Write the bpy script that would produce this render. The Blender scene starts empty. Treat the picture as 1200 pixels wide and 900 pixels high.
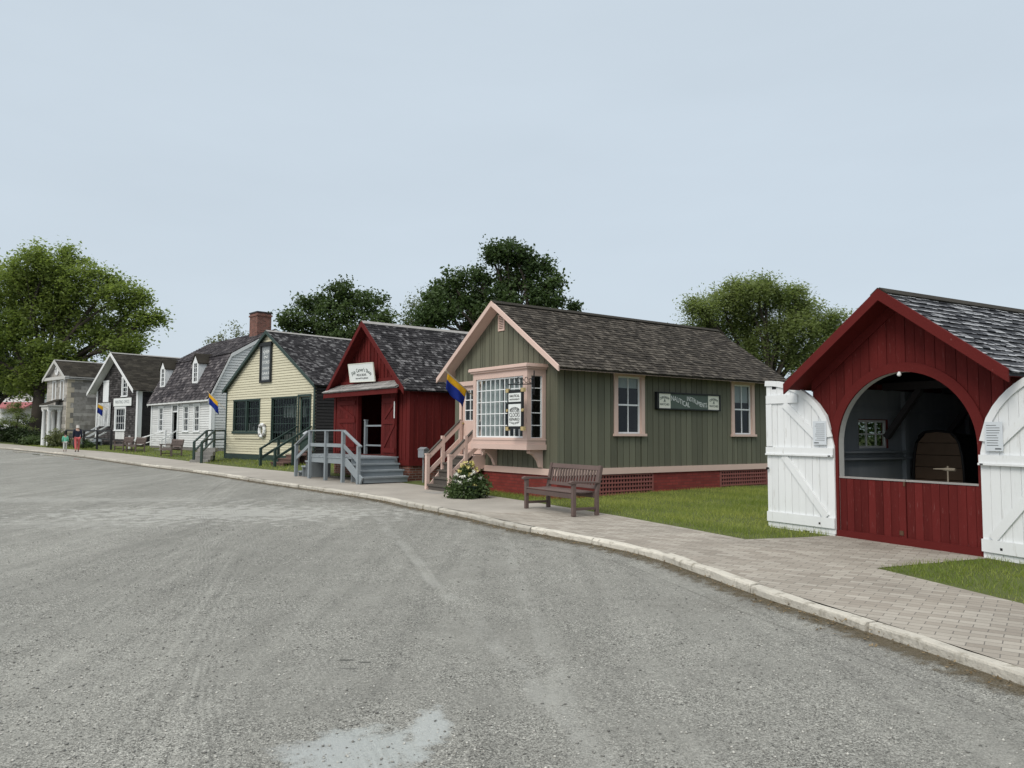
import bpy, math, random
import numpy as np
from mathutils import Vector, Matrix
random.seed(7); RNG = np.random.default_rng(7)
sc = bpy.context.scene
COL = sc.collection
R = math.radians

# ------------------------------------------------------------------ materials
def nodes(name):
    m = bpy.data.materials.new(name); m.use_nodes = True
    nt = m.node_tree; nt.nodes.clear()
    out = nt.nodes.new('ShaderNodeOutputMaterial')
    return m, nt, out
def N(nt, t, **kw):
    n = nt.nodes.new(t)
    for k, v in kw.items():
        if k.startswith('i_'): n.inputs[k[2:].replace('_', ' ')].default_value = v
        else: setattr(n, k, v)
    return n
def L(nt, a, b): nt.links.new(a, b)
def math_(nt, op, a, b=None, clamp=False):
    n = nt.nodes.new('ShaderNodeMath'); n.operation = op; n.use_clamp = clamp
    for i, x in enumerate((a, b)):
        if x is None: continue
        if isinstance(x, (int, float)): n.inputs[i].default_value = x
        else: nt.links.new(x, n.inputs[i])
    return n.outputs[0]
def mixc(nt, fac, a, b, blend='MIX'):
    n = nt.nodes.new('ShaderNodeMix'); n.data_type = 'RGBA'; n.blend_type = blend
    for s, x in ((n.inputs[0], fac), (n.inputs[6], a), (n.inputs[7], b)):
        if isinstance(x, (int, float)): s.default_value = x
        elif isinstance(x, (tuple, list)): s.default_value = (*x[:3], 1)
        else: nt.links.new(x, s)
    return n.outputs[2]
def ramp(nt, x, lo, hi):
    n = nt.nodes.new('ShaderNodeMapRange'); n.inputs[1].default_value = lo; n.inputs[2].default_value = hi
    n.clamp = True; nt.links.new(x, n.inputs[0]); return n.outputs[0]
def noise(nt, vec, scale, detail=4, rough=.55, dist=0):
    n = nt.nodes.new('ShaderNodeTexNoise'); n.inputs['Scale'].default_value = scale
    n.inputs['Detail'].default_value = detail; n.inputs['Roughness'].default_value = rough
    n.inputs['Distortion'].default_value = dist
    nt.links.new(vec, n.inputs['Vector']); return n.outputs['Fac']
def vscale(nt, vec, s):
    n = nt.nodes.new('ShaderNodeMapping'); n.inputs['Scale'].default_value = s
    nt.links.new(vec, n.inputs['Vector']); return n.outputs[0]
def scalec(nt, col, f):
    n = nt.nodes.new('ShaderNodeVectorMath'); n.operation = 'SCALE'
    if isinstance(col, (tuple, list)): n.inputs[0].default_value = col[:3]
    else: nt.links.new(col, n.inputs[0])
    if isinstance(f, (int, float)): n.inputs[3].default_value = f
    else: nt.links.new(f, n.inputs[3])
    return n.outputs[0]

def M(name, c, rough=.75, var=.0, ns=3., na=.25, st=(1, 1, 1), c2=None, s2=8., t2=(.6, .7), st2=(1, 1, 1),
      bump=None, spec=.25, brick=None, metal=0.):
    """weathered surface: own colour, board-to-board variation, soft mottling, a second wear colour, bump"""
    m, nt, out = nodes(name)
    b = N(nt, 'ShaderNodeBsdfPrincipled'); L(nt, b.outputs[0], out.inputs[0])
    b.inputs['Roughness'].default_value = rough; b.inputs['Specular IOR Level'].default_value = spec
    b.inputs['Metallic'].default_value = metal
    tc = N(nt, 'ShaderNodeTexCoord').outputs['Object']
    col = tuple(c)
    if brick:
        bw, bh, mort, mc, spread = brick
        sp = N(nt, 'ShaderNodeSeparateXYZ'); L(nt, tc, sp.inputs[0])
        cb = N(nt, 'ShaderNodeCombineXYZ'); L(nt, math_(nt, 'ADD', sp.outputs[0], sp.outputs[1]), cb.inputs[0]); L(nt, sp.outputs[2], cb.inputs[1])
        bt = N(nt, 'ShaderNodeTexBrick'); L(nt, cb.outputs[0], bt.inputs[0])
        bt.inputs['Scale'].default_value = 1; bt.inputs['Brick Width'].default_value = bw; bt.inputs['Row Height'].default_value = bh
        bt.inputs['Mortar Size'].default_value = mort; bt.inputs['Mortar'].default_value = (*mc, 1)
        bt.inputs['Color1'].default_value = (*[x * (1 - spread) for x in c], 1); bt.inputs['Color2'].default_value = (*[x * (1 + spread) for x in c], 1)
        col = bt.outputs[0]
    n1 = noise(nt, vscale(nt, tc, st), ns, 5, .6)
    f = math_(nt, 'ADD', 1 - na * .5 * 1.0, math_(nt, 'MULTIPLY', n1, na))
    if var:
        at = N(nt, 'ShaderNodeAttribute', attribute_name='rnd')
        f = math_(nt, 'ADD', f, math_(nt, 'MULTIPLY', math_(nt, 'SUBTRACT', at.outputs['Fac'], .5), var))
    col = scalec(nt, col, f)
    if c2:
        n2 = noise(nt, vscale(nt, tc, st2), s2, 6, .62)
        col = mixc(nt, ramp(nt, n2, *t2), col, c2)
    L(nt, col, b.inputs['Base Color'])
    if bump:
        bn = N(nt, 'ShaderNodeBump'); bn.inputs['Strength'].default_value = bump[1]; bn.inputs['Distance'].default_value = .02
        L(nt, noise(nt, vscale(nt, tc, st), bump[0], 6), bn.inputs['Height']); L(nt, bn.outputs[0], b.inputs['Normal'])
    return m

def M_shingle(name, lo, mid, hi, rough=.8, patch=.5, hi_t=.8):
    """weathered wooden shingles: every shingle has a tone of its own, with lichen and silvering in patches"""
    m, nt, out = nodes(name)
    b = N(nt, 'ShaderNodeBsdfPrincipled'); L(nt, b.outputs[0], out.inputs[0])
    b.inputs['Roughness'].default_value = rough; b.inputs['Specular IOR Level'].default_value = .12
    tc = N(nt, 'ShaderNodeTexCoord').outputs['Object']
    at = N(nt, 'ShaderNodeAttribute', attribute_name='rnd').outputs['Fac']
    n1 = noise(nt, tc, 1.3, 4, .6); n2 = noise(nt, tc, 14, 5, .7); n3 = noise(nt, vscale(nt, tc, (60, 60, 6)), 1., 3)
    x = math_(nt, 'ADD', math_(nt, 'MULTIPLY', at, .65), math_(nt, 'MULTIPLY', math_(nt, 'SUBTRACT', n1, .5), patch * 1.6))
    x = math_(nt, 'ADD', x, math_(nt, 'MULTIPLY', math_(nt, 'SUBTRACT', n2, .5), .9))
    x = math_(nt, 'ADD', x, math_(nt, 'MULTIPLY', math_(nt, 'SUBTRACT', n3, .5), .3))
    cr = N(nt, 'ShaderNodeValToRGB'); L(nt, x, cr.inputs[0])
    e = cr.color_ramp.elements; e[0].position = .05; e[0].color = (*lo, 1); e[1].position = hi_t; e[1].color = (*hi, 1)
    k = e.new(.45); k.color = (*mid, 1)
    L(nt, cr.outputs[0], b.inputs['Base Color'])
    bn = N(nt, 'ShaderNodeBump'); bn.inputs['Strength'].default_value = .4; bn.inputs['Distance'].default_value = .01
    L(nt, n2, bn.inputs['Height']); L(nt, bn.outputs[0], b.inputs['Normal'])
    return m

def M_glass(name, refl=.06, tint=(.75, .8, .8), graze=.5):
    m, nt, out = nodes(name)
    t = N(nt, 'ShaderNodeBsdfTransparent'); t.inputs[0].default_value = (*tint, 1)
    g = N(nt, 'ShaderNodeBsdfGlossy'); g.inputs['Roughness'].default_value = .03; g.inputs[0].default_value = (.9, .95, 1, 1)
    lw = N(nt, 'ShaderNodeLayerWeight'); lw.inputs[0].default_value = .5
    mx = N(nt, 'ShaderNodeMixShader')
    L(nt, math_(nt, 'ADD', math_(nt, 'MULTIPLY', math_(nt, 'POWER', lw.outputs['Facing'], 4.5), graze), .045 + refl, True), mx.inputs[0]); L(nt, t.outputs[0], mx.inputs[1]); L(nt, g.outputs[0], mx.inputs[2]); L(nt, mx.outputs[0], out.inputs[0])
    return m

def M_leaf(name, a, b_, trans=.3, rough=.55):
    m, nt, out = nodes(name)
    at = N(nt, 'ShaderNodeAttribute', attribute_name='rnd').outputs['Fac']
    col = mixc(nt, at, a, b_)
    d = N(nt, 'ShaderNodeBsdfPrincipled'); d.inputs['Roughness'].default_value = rough; d.inputs['Specular IOR Level'].default_value = .25
    L(nt, col, d.inputs['Base Color'])
    tr = N(nt, 'ShaderNodeBsdfTranslucent'); L(nt, mixc(nt, .5, col, (b_[0] * 1.3, b_[1] * 1.4, b_[2] * .7)), tr.inputs[0])
    mx = N(nt, 'ShaderNodeMixShader'); mx.inputs[0].default_value = trans
    L(nt, d.outputs[0], mx.inputs[1]); L(nt, tr.outputs[0], mx.inputs[2]); L(nt, mx.outputs[0], out.inputs[0])
    return m

MT = dict(
    green=M('sage_green_paint', (.128, .130, .094), .7, .36, 1.4, .4, (3, 3, .35), (.17, .175, .125), 5, (.62, .85), (4, 4, .3), bump=(40, .15)),
    pink=M('pink_trim_paint', (.62, .46, .40), .6, .08, 2, .16, (1, 1, 1), (.45, .36, .30), 9, (.68, .8), bump=(30, .1)),
    red=M('barn_red_paint', (.104, .0158, .0148), .75, .46, 1.6, .8, (3, 3, .4), (.21, .085, .08), 13, (.60, .80), (3, 3, .5), bump=(50, .25), spec=.08),
    redtrim=M('red_trim_paint', (.108, .0160, .0150), .7, .1, 3, .3, c2=(.22, .1, .09), s2=14, t2=(.68, .8), bump=(40, .2), spec=.08),
    white=M('white_paint', (.74, .76, .77), .55, .05, 1.5, .12, (2, 2, .4), (.44, .43, .40), 6, (.60, .84), (3, 3, .5), bump=(30, .12)),
    white_old=M('old_white_paint', (.66, .67, .67), .65, .14, 1.2, .2, (1, 1, 1), (.45, .45, .43), 4, (.6, .8), bump=(30, .15)),
    yellow=M('cream_yellow_paint', (.60, .57, .43), .65, .10, 1.0, .16, (1, 1, 1), (.42, .385, .24), 5, (.64, .85)),
    dkgreen=M('dark_green_paint', (.030, .052, .045), .5, .1, 3, .3),
    black=M('black_paint', (.012, .013, .014), .45, 0, 3, .2),
    greywood=M('grey_deck_paint', (.24, .27, .29), .7, .2, 3, .35, (1, 1, 1), (.14, .15, .155), 7, (.6, .8)),
    oldwood=M('weathered_board', (.30, .29, .28), .85, .4, 2, .5, (1, 6, 1)),
    shinglewall=M('dark_weathered_shingle_wall', (.056, .052, .052), .85, 1.3, 3, .6, c2=(.12, .115, .115), s2=9, t2=(.55, .75)),
    darkclap=M('dark_clapboard', (.030, .028, .029), .85, .5, 2, .5, c2=(.07, .065, .065), s2=7, t2=(.58, .8)),
    brickred=M('painted_red_brick', (.205, .036, .030), .8, 0, 3, .5, brick=(.21, .072, .008, (.13, .034, .03), .18), c2=(.2, .09, .08), s2=5, t2=(.62, .85)),
    brick=M('old_red_brick', (.165, .062, .045), .85, 0, 3, .6, brick=(.21, .072, .009, (.20, .16, .14), .4), c2=(.10, .05, .04), s2=3, t2=(.55, .75)),
    stonebase=M('stone_foundation', (.22, .21, .195), .9, .5, 4, .5, bump=(12, .6)),
    ashlar=M('granite_ashlar', (.34, .325, .30), .9, .8, 2.5, .5, bump=(14, .5), c2=(.2, .18, .155), s2=3, t2=(.5, .75)),
    quoin=M('pale_quoin_stone', (.52, .46, .36), .85, .3, 2, .35, bump=(14, .4)),
    interior=M('grey_interior_boards', (.23, .255, .28), .8, .15, 3, .3, (3, 3, .5)),
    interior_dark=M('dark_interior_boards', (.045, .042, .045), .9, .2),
    floorwood=M('dark_floor_boards', (.09, .08, .07), .8, .2),
    bench=M('brown_teak', (.122, .088, .080), .75, .4, 4, .45, (1, 1, 1), (.20, .15, .14), 16, (.62, .8), bump=(60, .2)),
    bench_far=M('grey_brown_teak', (.135, .105, .095), .7, .3, 4, .4),
    glass_dirty=M_glass('dusty_glass', -.01, (.22, .25, .22)), glass=M_glass('window_glass', -.015), glass_ref=M_glass('dark_window_glass', -.025, (.5, .55, .54), .22),
    curtain=M('pale_curtain', (.40, .42, .41), .9, .0, 6, .4, (6, 6, .4)),
    sign_black=M('black_sign_board', (.014, .016, .017), .5), sign_white=M('white_sign_board', (.72, .75, .74), .5, 0, 2, .1),
    sign_cream=M('cream_sign_board', (.76, .76, .66), .5, 0, 2, .1), sign_green=M('green_sign_board', (.085, .115, .095), .5, 0, 3, .4),
    sign_grey=M('grey_sign_board', (.22, .24, .25), .5, 0, 3, .3), lettering=M('dark_lettering', (.03, .032, .035), .6), lettergreen=M('dark_green_lettering', (.05, .075, .07), .6),
    letterwhite=M('white_lettering', (.78, .8, .78), .5), paper=M('printed_paper', (.60, .64, .68), .4, 0, 2, .1), gold=M('gold_paint', (.42, .33, .16), .45, 0, 4, .3),
    metal=M('galvanised_metal', (.34, .36, .38), .45, 0, 5, .3, metal=.5), iron=M('black_iron', (.01, .01, .011), .5),
    blue=M('blue_cloth', (.006, .022, .20), .8, 0, 4, .2), gold_cloth=M('yellow_cloth', (.62, .34, .015), .8, 0, 4, .2),
    ring=M('white_lifebuoy', (.72, .74, .74), .5), boat=M('brown_boat_planks', (.13, .085, .058), .5, .25, 5, .5, (1, 1, 1)), boat_dark=M('dark_boat_hull', (.016, .015, .016), .5),
    palewood=M('pale_spar_wood', (.42, .36, .28), .6), stepstone=M('stone_step', (.30, .29, .275), .9, .3, 5, .4), woodstep=M('reddish_step', (.16, .10, .085), .8, .3, 5, .4),
    bark=M('bark', (.055, .046, .038), .95, 0, 3, .7, (4, 4, .8), bump=(9, .8)), soil=M('dark_soil', (.03, .024, .018), .95),
    skin=M('skin', (.5, .33, .26), .6), navy=M('navy_jacket', (.014, .018, .034), .8), coral=M('coral_trousers', (.52, .12, .12), .8), mint=M('mint_top', (.14, .47, .33), .8),
    palecloth=M('pale_trousers', (.5, .52, .5), .8), hair_grey=M('silver_hair', (.55, .53, .5), .6), hair_dark=M('dark_hair', (.02, .015, .012), .6), shoe=M('dark_shoes', (.03, .03, .035), .6),
    roof_green=M_shingle('brown_grey_roof_shingles', (.030, .026, .022), (.070, .061, .051), (.18, .16, .135), patch=.16, hi_t=.96),
    roof_red=M_shingle('charcoal_lichen_shingles', (.016, .015, .017), (.044, .042, .045), (.34, .335, .34), patch=.16, hi_t=.92),
    roof_gam=M_shingle('violet_grey_shingles', (.030, .027, .031), (.085, .077, .082), (.27, .25, .25), patch=.5, hi_t=.95),
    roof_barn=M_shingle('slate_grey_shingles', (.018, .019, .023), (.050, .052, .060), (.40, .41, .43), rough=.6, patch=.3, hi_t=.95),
    roof_dark=M_shingle('dark_brown_roof', (.024, .021, .017), (.040, .036, .029), (.062, .055, .044), patch=.5),
    greytrim=M('grey_stone_trim', (.46, .46, .44), .8, .1, 2, .3), reveal=M('grey_white_reveal', (.48, .49, .48), .7, 0, 3, .3),
    lattice=M('faded_red_lattice', (.23, .085, .075), .8, .2, 5, .4),
    rust=M('rusty_iron', (.10, .055, .035), .9, 0, 20, .6),
    awning=M('red_striped_awning', (.36, .13, .14), .8, 0, 3, .3),
)

# ------------------------------------------------------------------ mesh builder
class MB:
    def __init__(s, T=None): s.v = []; s.f = []; s.r = []; s.m = []; s.T = T
    def add(s, pts, faces, r=.5, m=0):
        b = len(s.v)
        for p in pts: s.v.append(s.T(*p) if s.T else tuple(p))
        for f in faces: s.f.append(tuple(b + i for i in f)); s.r.append(r); s.m.append(m)
    def hexa(s, p, r=.5, m=0):
        s.add(p, [(0, 1, 2, 3), (7, 6, 5, 4), (0, 4, 5, 1), (1, 5, 6, 2), (2, 6, 7, 3), (3, 7, 4, 0)], r, m)
    def box(s, x0, x1, y0, y1, z0, z1, r=None, m=0):
        r = random.random() if r is None else r
        s.hexa([(x0, y0, z0), (x0, y1, z0), (x1, y1, z0), (x1, y0, z0), (x0, y0, z1), (x0, y1, z1), (x1, y1, z1), (x1, y0, z1)], r, m)
    def prism(s, poly, off, r=.5, m=0):
        n = len(poly); o = Vector(off)
        pts = [tuple(p) for p in poly] + [tuple(Vector(p) + o) for p in poly]
        s.add(pts, [tuple(range(n))[::-1], tuple(range(n, 2 * n))] + [(i, (i + 1) % n, n + (i + 1) % n, n + i) for i in range(n)], r, m)
    def sheet(s, u0, u1, w, v0, v1, r=.5, m=0):
        s.add([(u0, w, v0), (u1, w, v0), (u1, w, v1), (u0, w, v1)], [(0, 1, 2, 3)], r, m)
    def bar(s, a, b, w, h, up=(0, 0, 1), r=None, m=0):
        a, b = Vector(a), Vector(b); d = (b - a).normalized(); u = Vector(up)
        sd = d.cross(u)
        if sd.length < 1e-4: sd = d.cross(Vector((0, 1, 0)))
        sd.normalize(); u = sd.cross(d).normalized(); sd *= w / 2; u *= h / 2
        r = random.random() if r is None else r
        s.hexa([a - sd - u, a - sd + u, a + sd + u, a + sd - u, b - sd - u, b - sd + u, b + sd + u, b + sd - u], r, m)
    def tube(s, pts, rad, n=8, r=.5, m=0, cap=True):
        pts = [Vector(p) for p in pts]; k = len(pts)
        if not isinstance(rad, (list, tuple)): rad = [rad] * k
        V = []
        for i, p in enumerate(pts):
            d = (pts[min(i + 1, k - 1)] - pts[max(i - 1, 0)]).normalized()
            a = d.cross(Vector((0, 0, 1)) if abs(d.z) < .9 else Vector((1, 0, 0))).normalized(); b = d.cross(a)
            for j in range(n):
                t = 2 * math.pi * j / n; V.append(tuple(p + (a * math.cos(t) + b * math.sin(t)) * rad[i]))
        F = [(i * n + j, i * n + (j + 1) % n, (i + 1) * n + (j + 1) % n, (i + 1) * n + j) for i in range(k - 1) for j in range(n)]
        if cap: F += [tuple(range(n))[::-1], tuple((k - 1) * n + j for j in range(n))]
        s.add(V, F, r, m)
    def lathe(s, prof, n=16, c=(0, 0, 0), r=.5, m=0):
        V = []; k = len(prof)
        for (rr, z) in prof:
            for j in range(n):
                t = 2 * math.pi * j / n; V.append((c[0] + rr * math.cos(t), c[1] + rr * math.sin(t), c[2] + z))
        F = [(i * n + j, i * n + (j + 1) % n, (i + 1) * n + (j + 1) % n, (i + 1) * n + j) for i in range(k - 1) for j in range(n)]
        F += [tuple(range(n))[::-1], tuple((k - 1) * n + j for j in range(n))]
        s.add(V, F, r, m)
    def build(s, name, mat, parent=None, smooth=False, bevel=0, recalc=True):
        me = bpy.data.meshes.new(name); me.from_pydata([tuple(p) for p in s.v], [], s.f)
        mats = mat if isinstance(mat, (list, tuple)) else [mat]
        for x in mats: me.materials.append(MT[x] if isinstance(x, str) else x)
        a = me.attributes.new('rnd', 'FLOAT', 'FACE'); a.data.foreach_set('value', np.array(s.r, dtype=np.float32))
        if len(mats) > 1: me.polygons.foreach_set('material_index', np.array(s.m, dtype=np.int32))
        if smooth: me.polygons.foreach_set('use_smooth', np.ones(len(s.f), dtype=bool))
        if recalc and len(s.f) < 30000:
            import bmesh
            bm = bmesh.new(); bm.from_mesh(me); bmesh.ops.recalc_face_normals(bm, faces=bm.faces); bm.to_mesh(me); bm.free()
        o = bpy.data.objects.new(name, me); COL.objects.link(o)
        if parent: o.parent = parent
        if bevel:
            md = o.modifiers.new('bevel', 'BEVEL'); md.width = bevel; md.segments = 2; md.limit_method = 'ANGLE'
        return o

def tag(o, label=None, cat=None, group=None, kind=None):
    for k, v in (('label', label), ('category', cat), ('group', group), ('kind', kind)):
        if v: o[k] = v
    return o
def empty(name, loc=(0, 0, 0), rz=0, label=None, cat=None, group=None):
    o = bpy.data.objects.new(name, None); COL.objects.link(o); o.location = loc; o.rotation_euler = (0, 0, rz)
    o.empty_display_size = .2
    return tag(o, label, cat, group)
def copy_tree(o, parent=None):
    c = o.copy(); COL.objects.link(c); c.parent = parent
    for ch in list(o.children): copy_tree(ch, c)
    return c
def np_mesh(name, V, F, rnd, mat, parent=None, smooth=False):
    """V (n,3), F (m,k) arrays"""
    me = bpy.data.meshes.new(name); k = F.shape[1]
    me.vertices.add(len(V)); me.vertices.foreach_set('co', V.astype(np.float32).ravel())
    me.loops.add(F.size); me.loops.foreach_set('vertex_index', F.astype(np.int32).ravel())
    me.polygons.add(len(F)); me.polygons.foreach_set('loop_start', np.arange(0, F.size, k, dtype=np.int32))
    me.update(calc_edges=True)
    a = me.attributes.new('rnd', 'FLOAT', 'FACE'); a.data.foreach_set('value', rnd.astype(np.float32))
    me.materials.append(MT[mat] if isinstance(mat, str) else mat)
    if smooth: me.polygons.foreach_set('use_smooth', np.ones(len(F), dtype=bool))
    o = bpy.data.objects.new(name, me); COL.objects.link(o)
    if parent: o.parent = parent
    return o

# lettering as real thin mesh; fn bends the line of text (x, y) -> (x, y)
def text(body, size, T, mat, parent, width=None, fn=None, name='lettering'):
    cu = bpy.data.curves.new('t', 'FONT'); cu.body = body; cu.size = size; cu.align_x = 'CENTER'; cu.align_y = 'CENTER'; cu.extrude = .0015
    cu.resolution_u = 3
    to = bpy.data.objects.new('t', cu); COL.objects.link(to)
    bpy.context.view_layer.update()
    me = bpy.data.meshes.new_from_object(to.evaluated_get(bpy.context.evaluated_depsgraph_get()))
    bpy.data.objects.remove(to)
    xs = [v.co.x for v in me.vertices]; w = max(xs) - min(xs); k = (width / w) if width else 1
    for v in me.vertices:
        x, y = v.co.x * k, v.co.y
        if fn: x, y = fn(x, y)
        v.co = T(x, y, .003 + v.co.z)
    me.name = name; me.materials.clear(); me.materials.append(MT[mat])
    o = bpy.data.objects.new(name, me); COL.objects.link(o); o.parent = parent
    return o
def arc(rad): return lambda x, y: ((rad + y) * math.sin(x / rad), (rad + y) * math.cos(x / rad) - rad)

# ------------------------------------------------------------------ walls, roofs, windows
def cutspan(a, b, cuts):
    out = [(a, b)]
    for c0, c1 in cuts:
        nx = []
        for x0, x1 in out:
            if c1 <= x0 or c0 >= x1: nx.append((x0, x1)); continue
            if c0 > x0: nx.append((x0, c0))
            if c1 < x1: nx.append((c1, x1))
        out = nx
    return [(x0, x1) for x0, x1 in out if x1 - x0 > 1e-3]
def clap(mb, uf, v0, v1, course, holes=(), proud=.014, back=-.05, seg=None, gap=.0):
    """courses of overlapping boards (seg: broken into shingles of that width)"""
    vs = set([v1]); v = v0
    while v < v1 - 1e-3: vs.add(v); v += course
    for h in holes:
        for z in (h[2], h[3]):
            if v0 < z < v1: vs.add(z)
    vs = sorted(vs)
    for a, b in zip(vs[:-1], vs[1:]):
        if b - a < .004: continue
        m = (a + b) / 2; ua, ub = uf(m)
        if ub - ua < .02: continue
        g = min(gap, (b - a) * .3)
        for x0, x1 in cutspan(ua, ub, [(h[0], h[1]) for h in holes if h[2] < m < h[3]]):
            pieces = [(x0, x1)]
            if seg:
                pieces = []; x = x0
                while x < x1 - .01:
                    w = min(x1 - x, seg * random.uniform(.6, 1.5)); pieces.append((x, x + w)); x += w
            elif x1 - x0 > 3.2:
                c = random.uniform(x0 + 1, x1 - 1); pieces = [(x0, c), (c, x1)]
            for p0, p1 in pieces:
                pr = proud * (random.uniform(.8, 1.15)); r = random.random()
                if g: mb.hexa([(p0, back - .01, a - .01), (p0, back + .012, a - .01), (p1, back + .012, a - .01), (p1, back - .01, a - .01), (p0, back - .01, a + g + .01), (p0, back + .012, a + g + .01), (p1, back + .012, a + g + .01), (p1, back - .01, a + g + .01)], r)
                sg = .004 if seg else 0
                p0 += sg; p1 -= sg
                mb.hexa([(p0, back, a + g), (p0, pr, a + g), (p1, pr, a + g), (p1, back, a + g), (p0, back, b), (p0, .002, b), (p1, .002, b), (p1, back, b)], r)
def vboards(mb, u0, u1, v0, topf, bw, holes=(), groove=.007, batten=None, jit=.004, botf=None, back=-.045):
    us = []; u = u0
    while u < u1 - 1e-3: us.append(u); u += bw
    us.append(u1)
    for h in holes: us += [x for x in h[:2] if u0 < x < u1]
    us = sorted(set(us)); gp = groove / 2
    for a, b in zip(us[:-1], us[1:]):
        if b - a < .012: continue
        m = (a + b) / 2; r = random.random(); w = random.uniform(-jit, jit)
        lo = (lambda x: v0) if botf is None else botf
        base = min(lo(a), lo(b)); top = max(topf(a), topf(b))
        for z0, z1 in cutspan(base, top, [(h[2], h[3]) for h in holes if h[0] < m < h[1]]):
            A, B = a + gp, b - gp
            za0 = max(z0, lo(a)) if z0 == base else z0; zb0 = max(z0, lo(b)) if z0 == base else z0
            za1 = topf(a) if z1 == top else z1; zb1 = topf(b) if z1 == top else z1
            if za1 - za0 < .005 and zb1 - zb0 < .005: continue
            mb.hexa([(A, back, za0), (A, w, za0), (B, w, zb0), (B, back, zb0), (A, back, max(za1, za0 + .002)), (A, w, max(za1, za0 + .002)), (B, w, max(zb1, zb0 + .002)), (B, back, max(zb1, zb0 + .002))], r)
            if groove:
                mb.hexa([(a, back - .02, za0), (a, back, za0), (b, back, zb0), (b, back - .02, zb0), (a, back - .02, max(za1, za0 + .002)), (a, back, max(za1, za0 + .002)), (b, back, max(zb1, zb0 + .002)), (b, back - .02, max(zb1, zb0 + .002))], r)
            if batten and a > u0 + .01:
                t = batten / 2; zt = min(za1, topf(a)) - .012
                if zt - za0 > .05: mb.box(a - t, a + t, .0045, .022, za0 + .002, zt, r)
def ashlar(mb, u0, u1, v0, v1, ch, bl, w=.0, back=-.05, holes=()):
    v = v0
    while v < v1 - .02:
        h = min(ch * random.uniform(.75, 1.25), v1 - v)
        if v1 - (v + h) < .1: h = v1 - v
        for x0, x1 in cutspan(u0, u1, [(q[0], q[1]) for q in holes if q[2] < v + h / 2 < q[3]]):
            x = x0
            while x < x1 - .01:
                l = min(bl * random.uniform(.5, 1.6), x1 - x)
                if x1 - (x + l) < .12: l = x1 - x
                mb.box(x + .006, x + l - .006, back, w + random.uniform(-.006, .012), v + .006, v + h - .006)
                x += l
        v += h
    for x0, x1 in cutspan(u0, u1, []): mb.box(x0, x1, back - .02, w - .012, v0, v1, .2)
def shingles(mb, O, U, V, width, length, exp, wmin, wmax, clip=None, lift=.02, pale_butt=0):
    O, U, V = Vector(O), Vector(U).normalized(), Vector(V).normalized(); Nn = U.cross(V).normalized()
    if Nn.z < 0: Nn = -Nn
    i = 0; v = -.03
    while v < length:
        vb = min(v + exp + .015, length)
        a0, a1 = (0, width) if clip is None else clip(min(v + exp * .5, length))
        x = a0 - random.uniform(0, wmin)
        while x < a1:
            w = random.uniform(wmin, wmax); xa, xb = max(x, a0), min(x + w - .004, a1)
            if xb - xa > .01:
                r = random.random(); l = lift * random.uniform(.75, 1.35); dv = v + random.uniform(-.012, .008)
                p = lambda xx, vv, h: tuple(O + U * xx + V * vv + Nn * h)
                mb.add([p(xa, dv, l), p(xb, dv, l), p(xb, vb, .004), p(xa, vb, .004), p(xa, dv, .0), p(xb, dv, .0)], [(0, 1, 2, 3), (4, 5, 1, 0)], r)
                if pale_butt: mb.add([p(xa, dv - .002, l + .001), p(xb, dv - .002, l + .001), p(xb, dv + pale_butt, l * .9 + .0015), p(xa, dv + pale_butt, l * .9 + .0015)], [(0, 1, 2, 3)], min(r + random.uniform(.3, 1.0), 1.6))  # separate paler strip along the lower edge of each shingle
            x += w
        v += exp; i += 1

def Tfront(W=0): return lambda u, w, v: (u, -w, v)
Tside = lambda u, w, v: (w, u, v)
def Tleft(W): return lambda u, w, v: (-W - w, u, v)
def Tback(D): return lambda u, w, v: (u, D + w, v)

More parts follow.
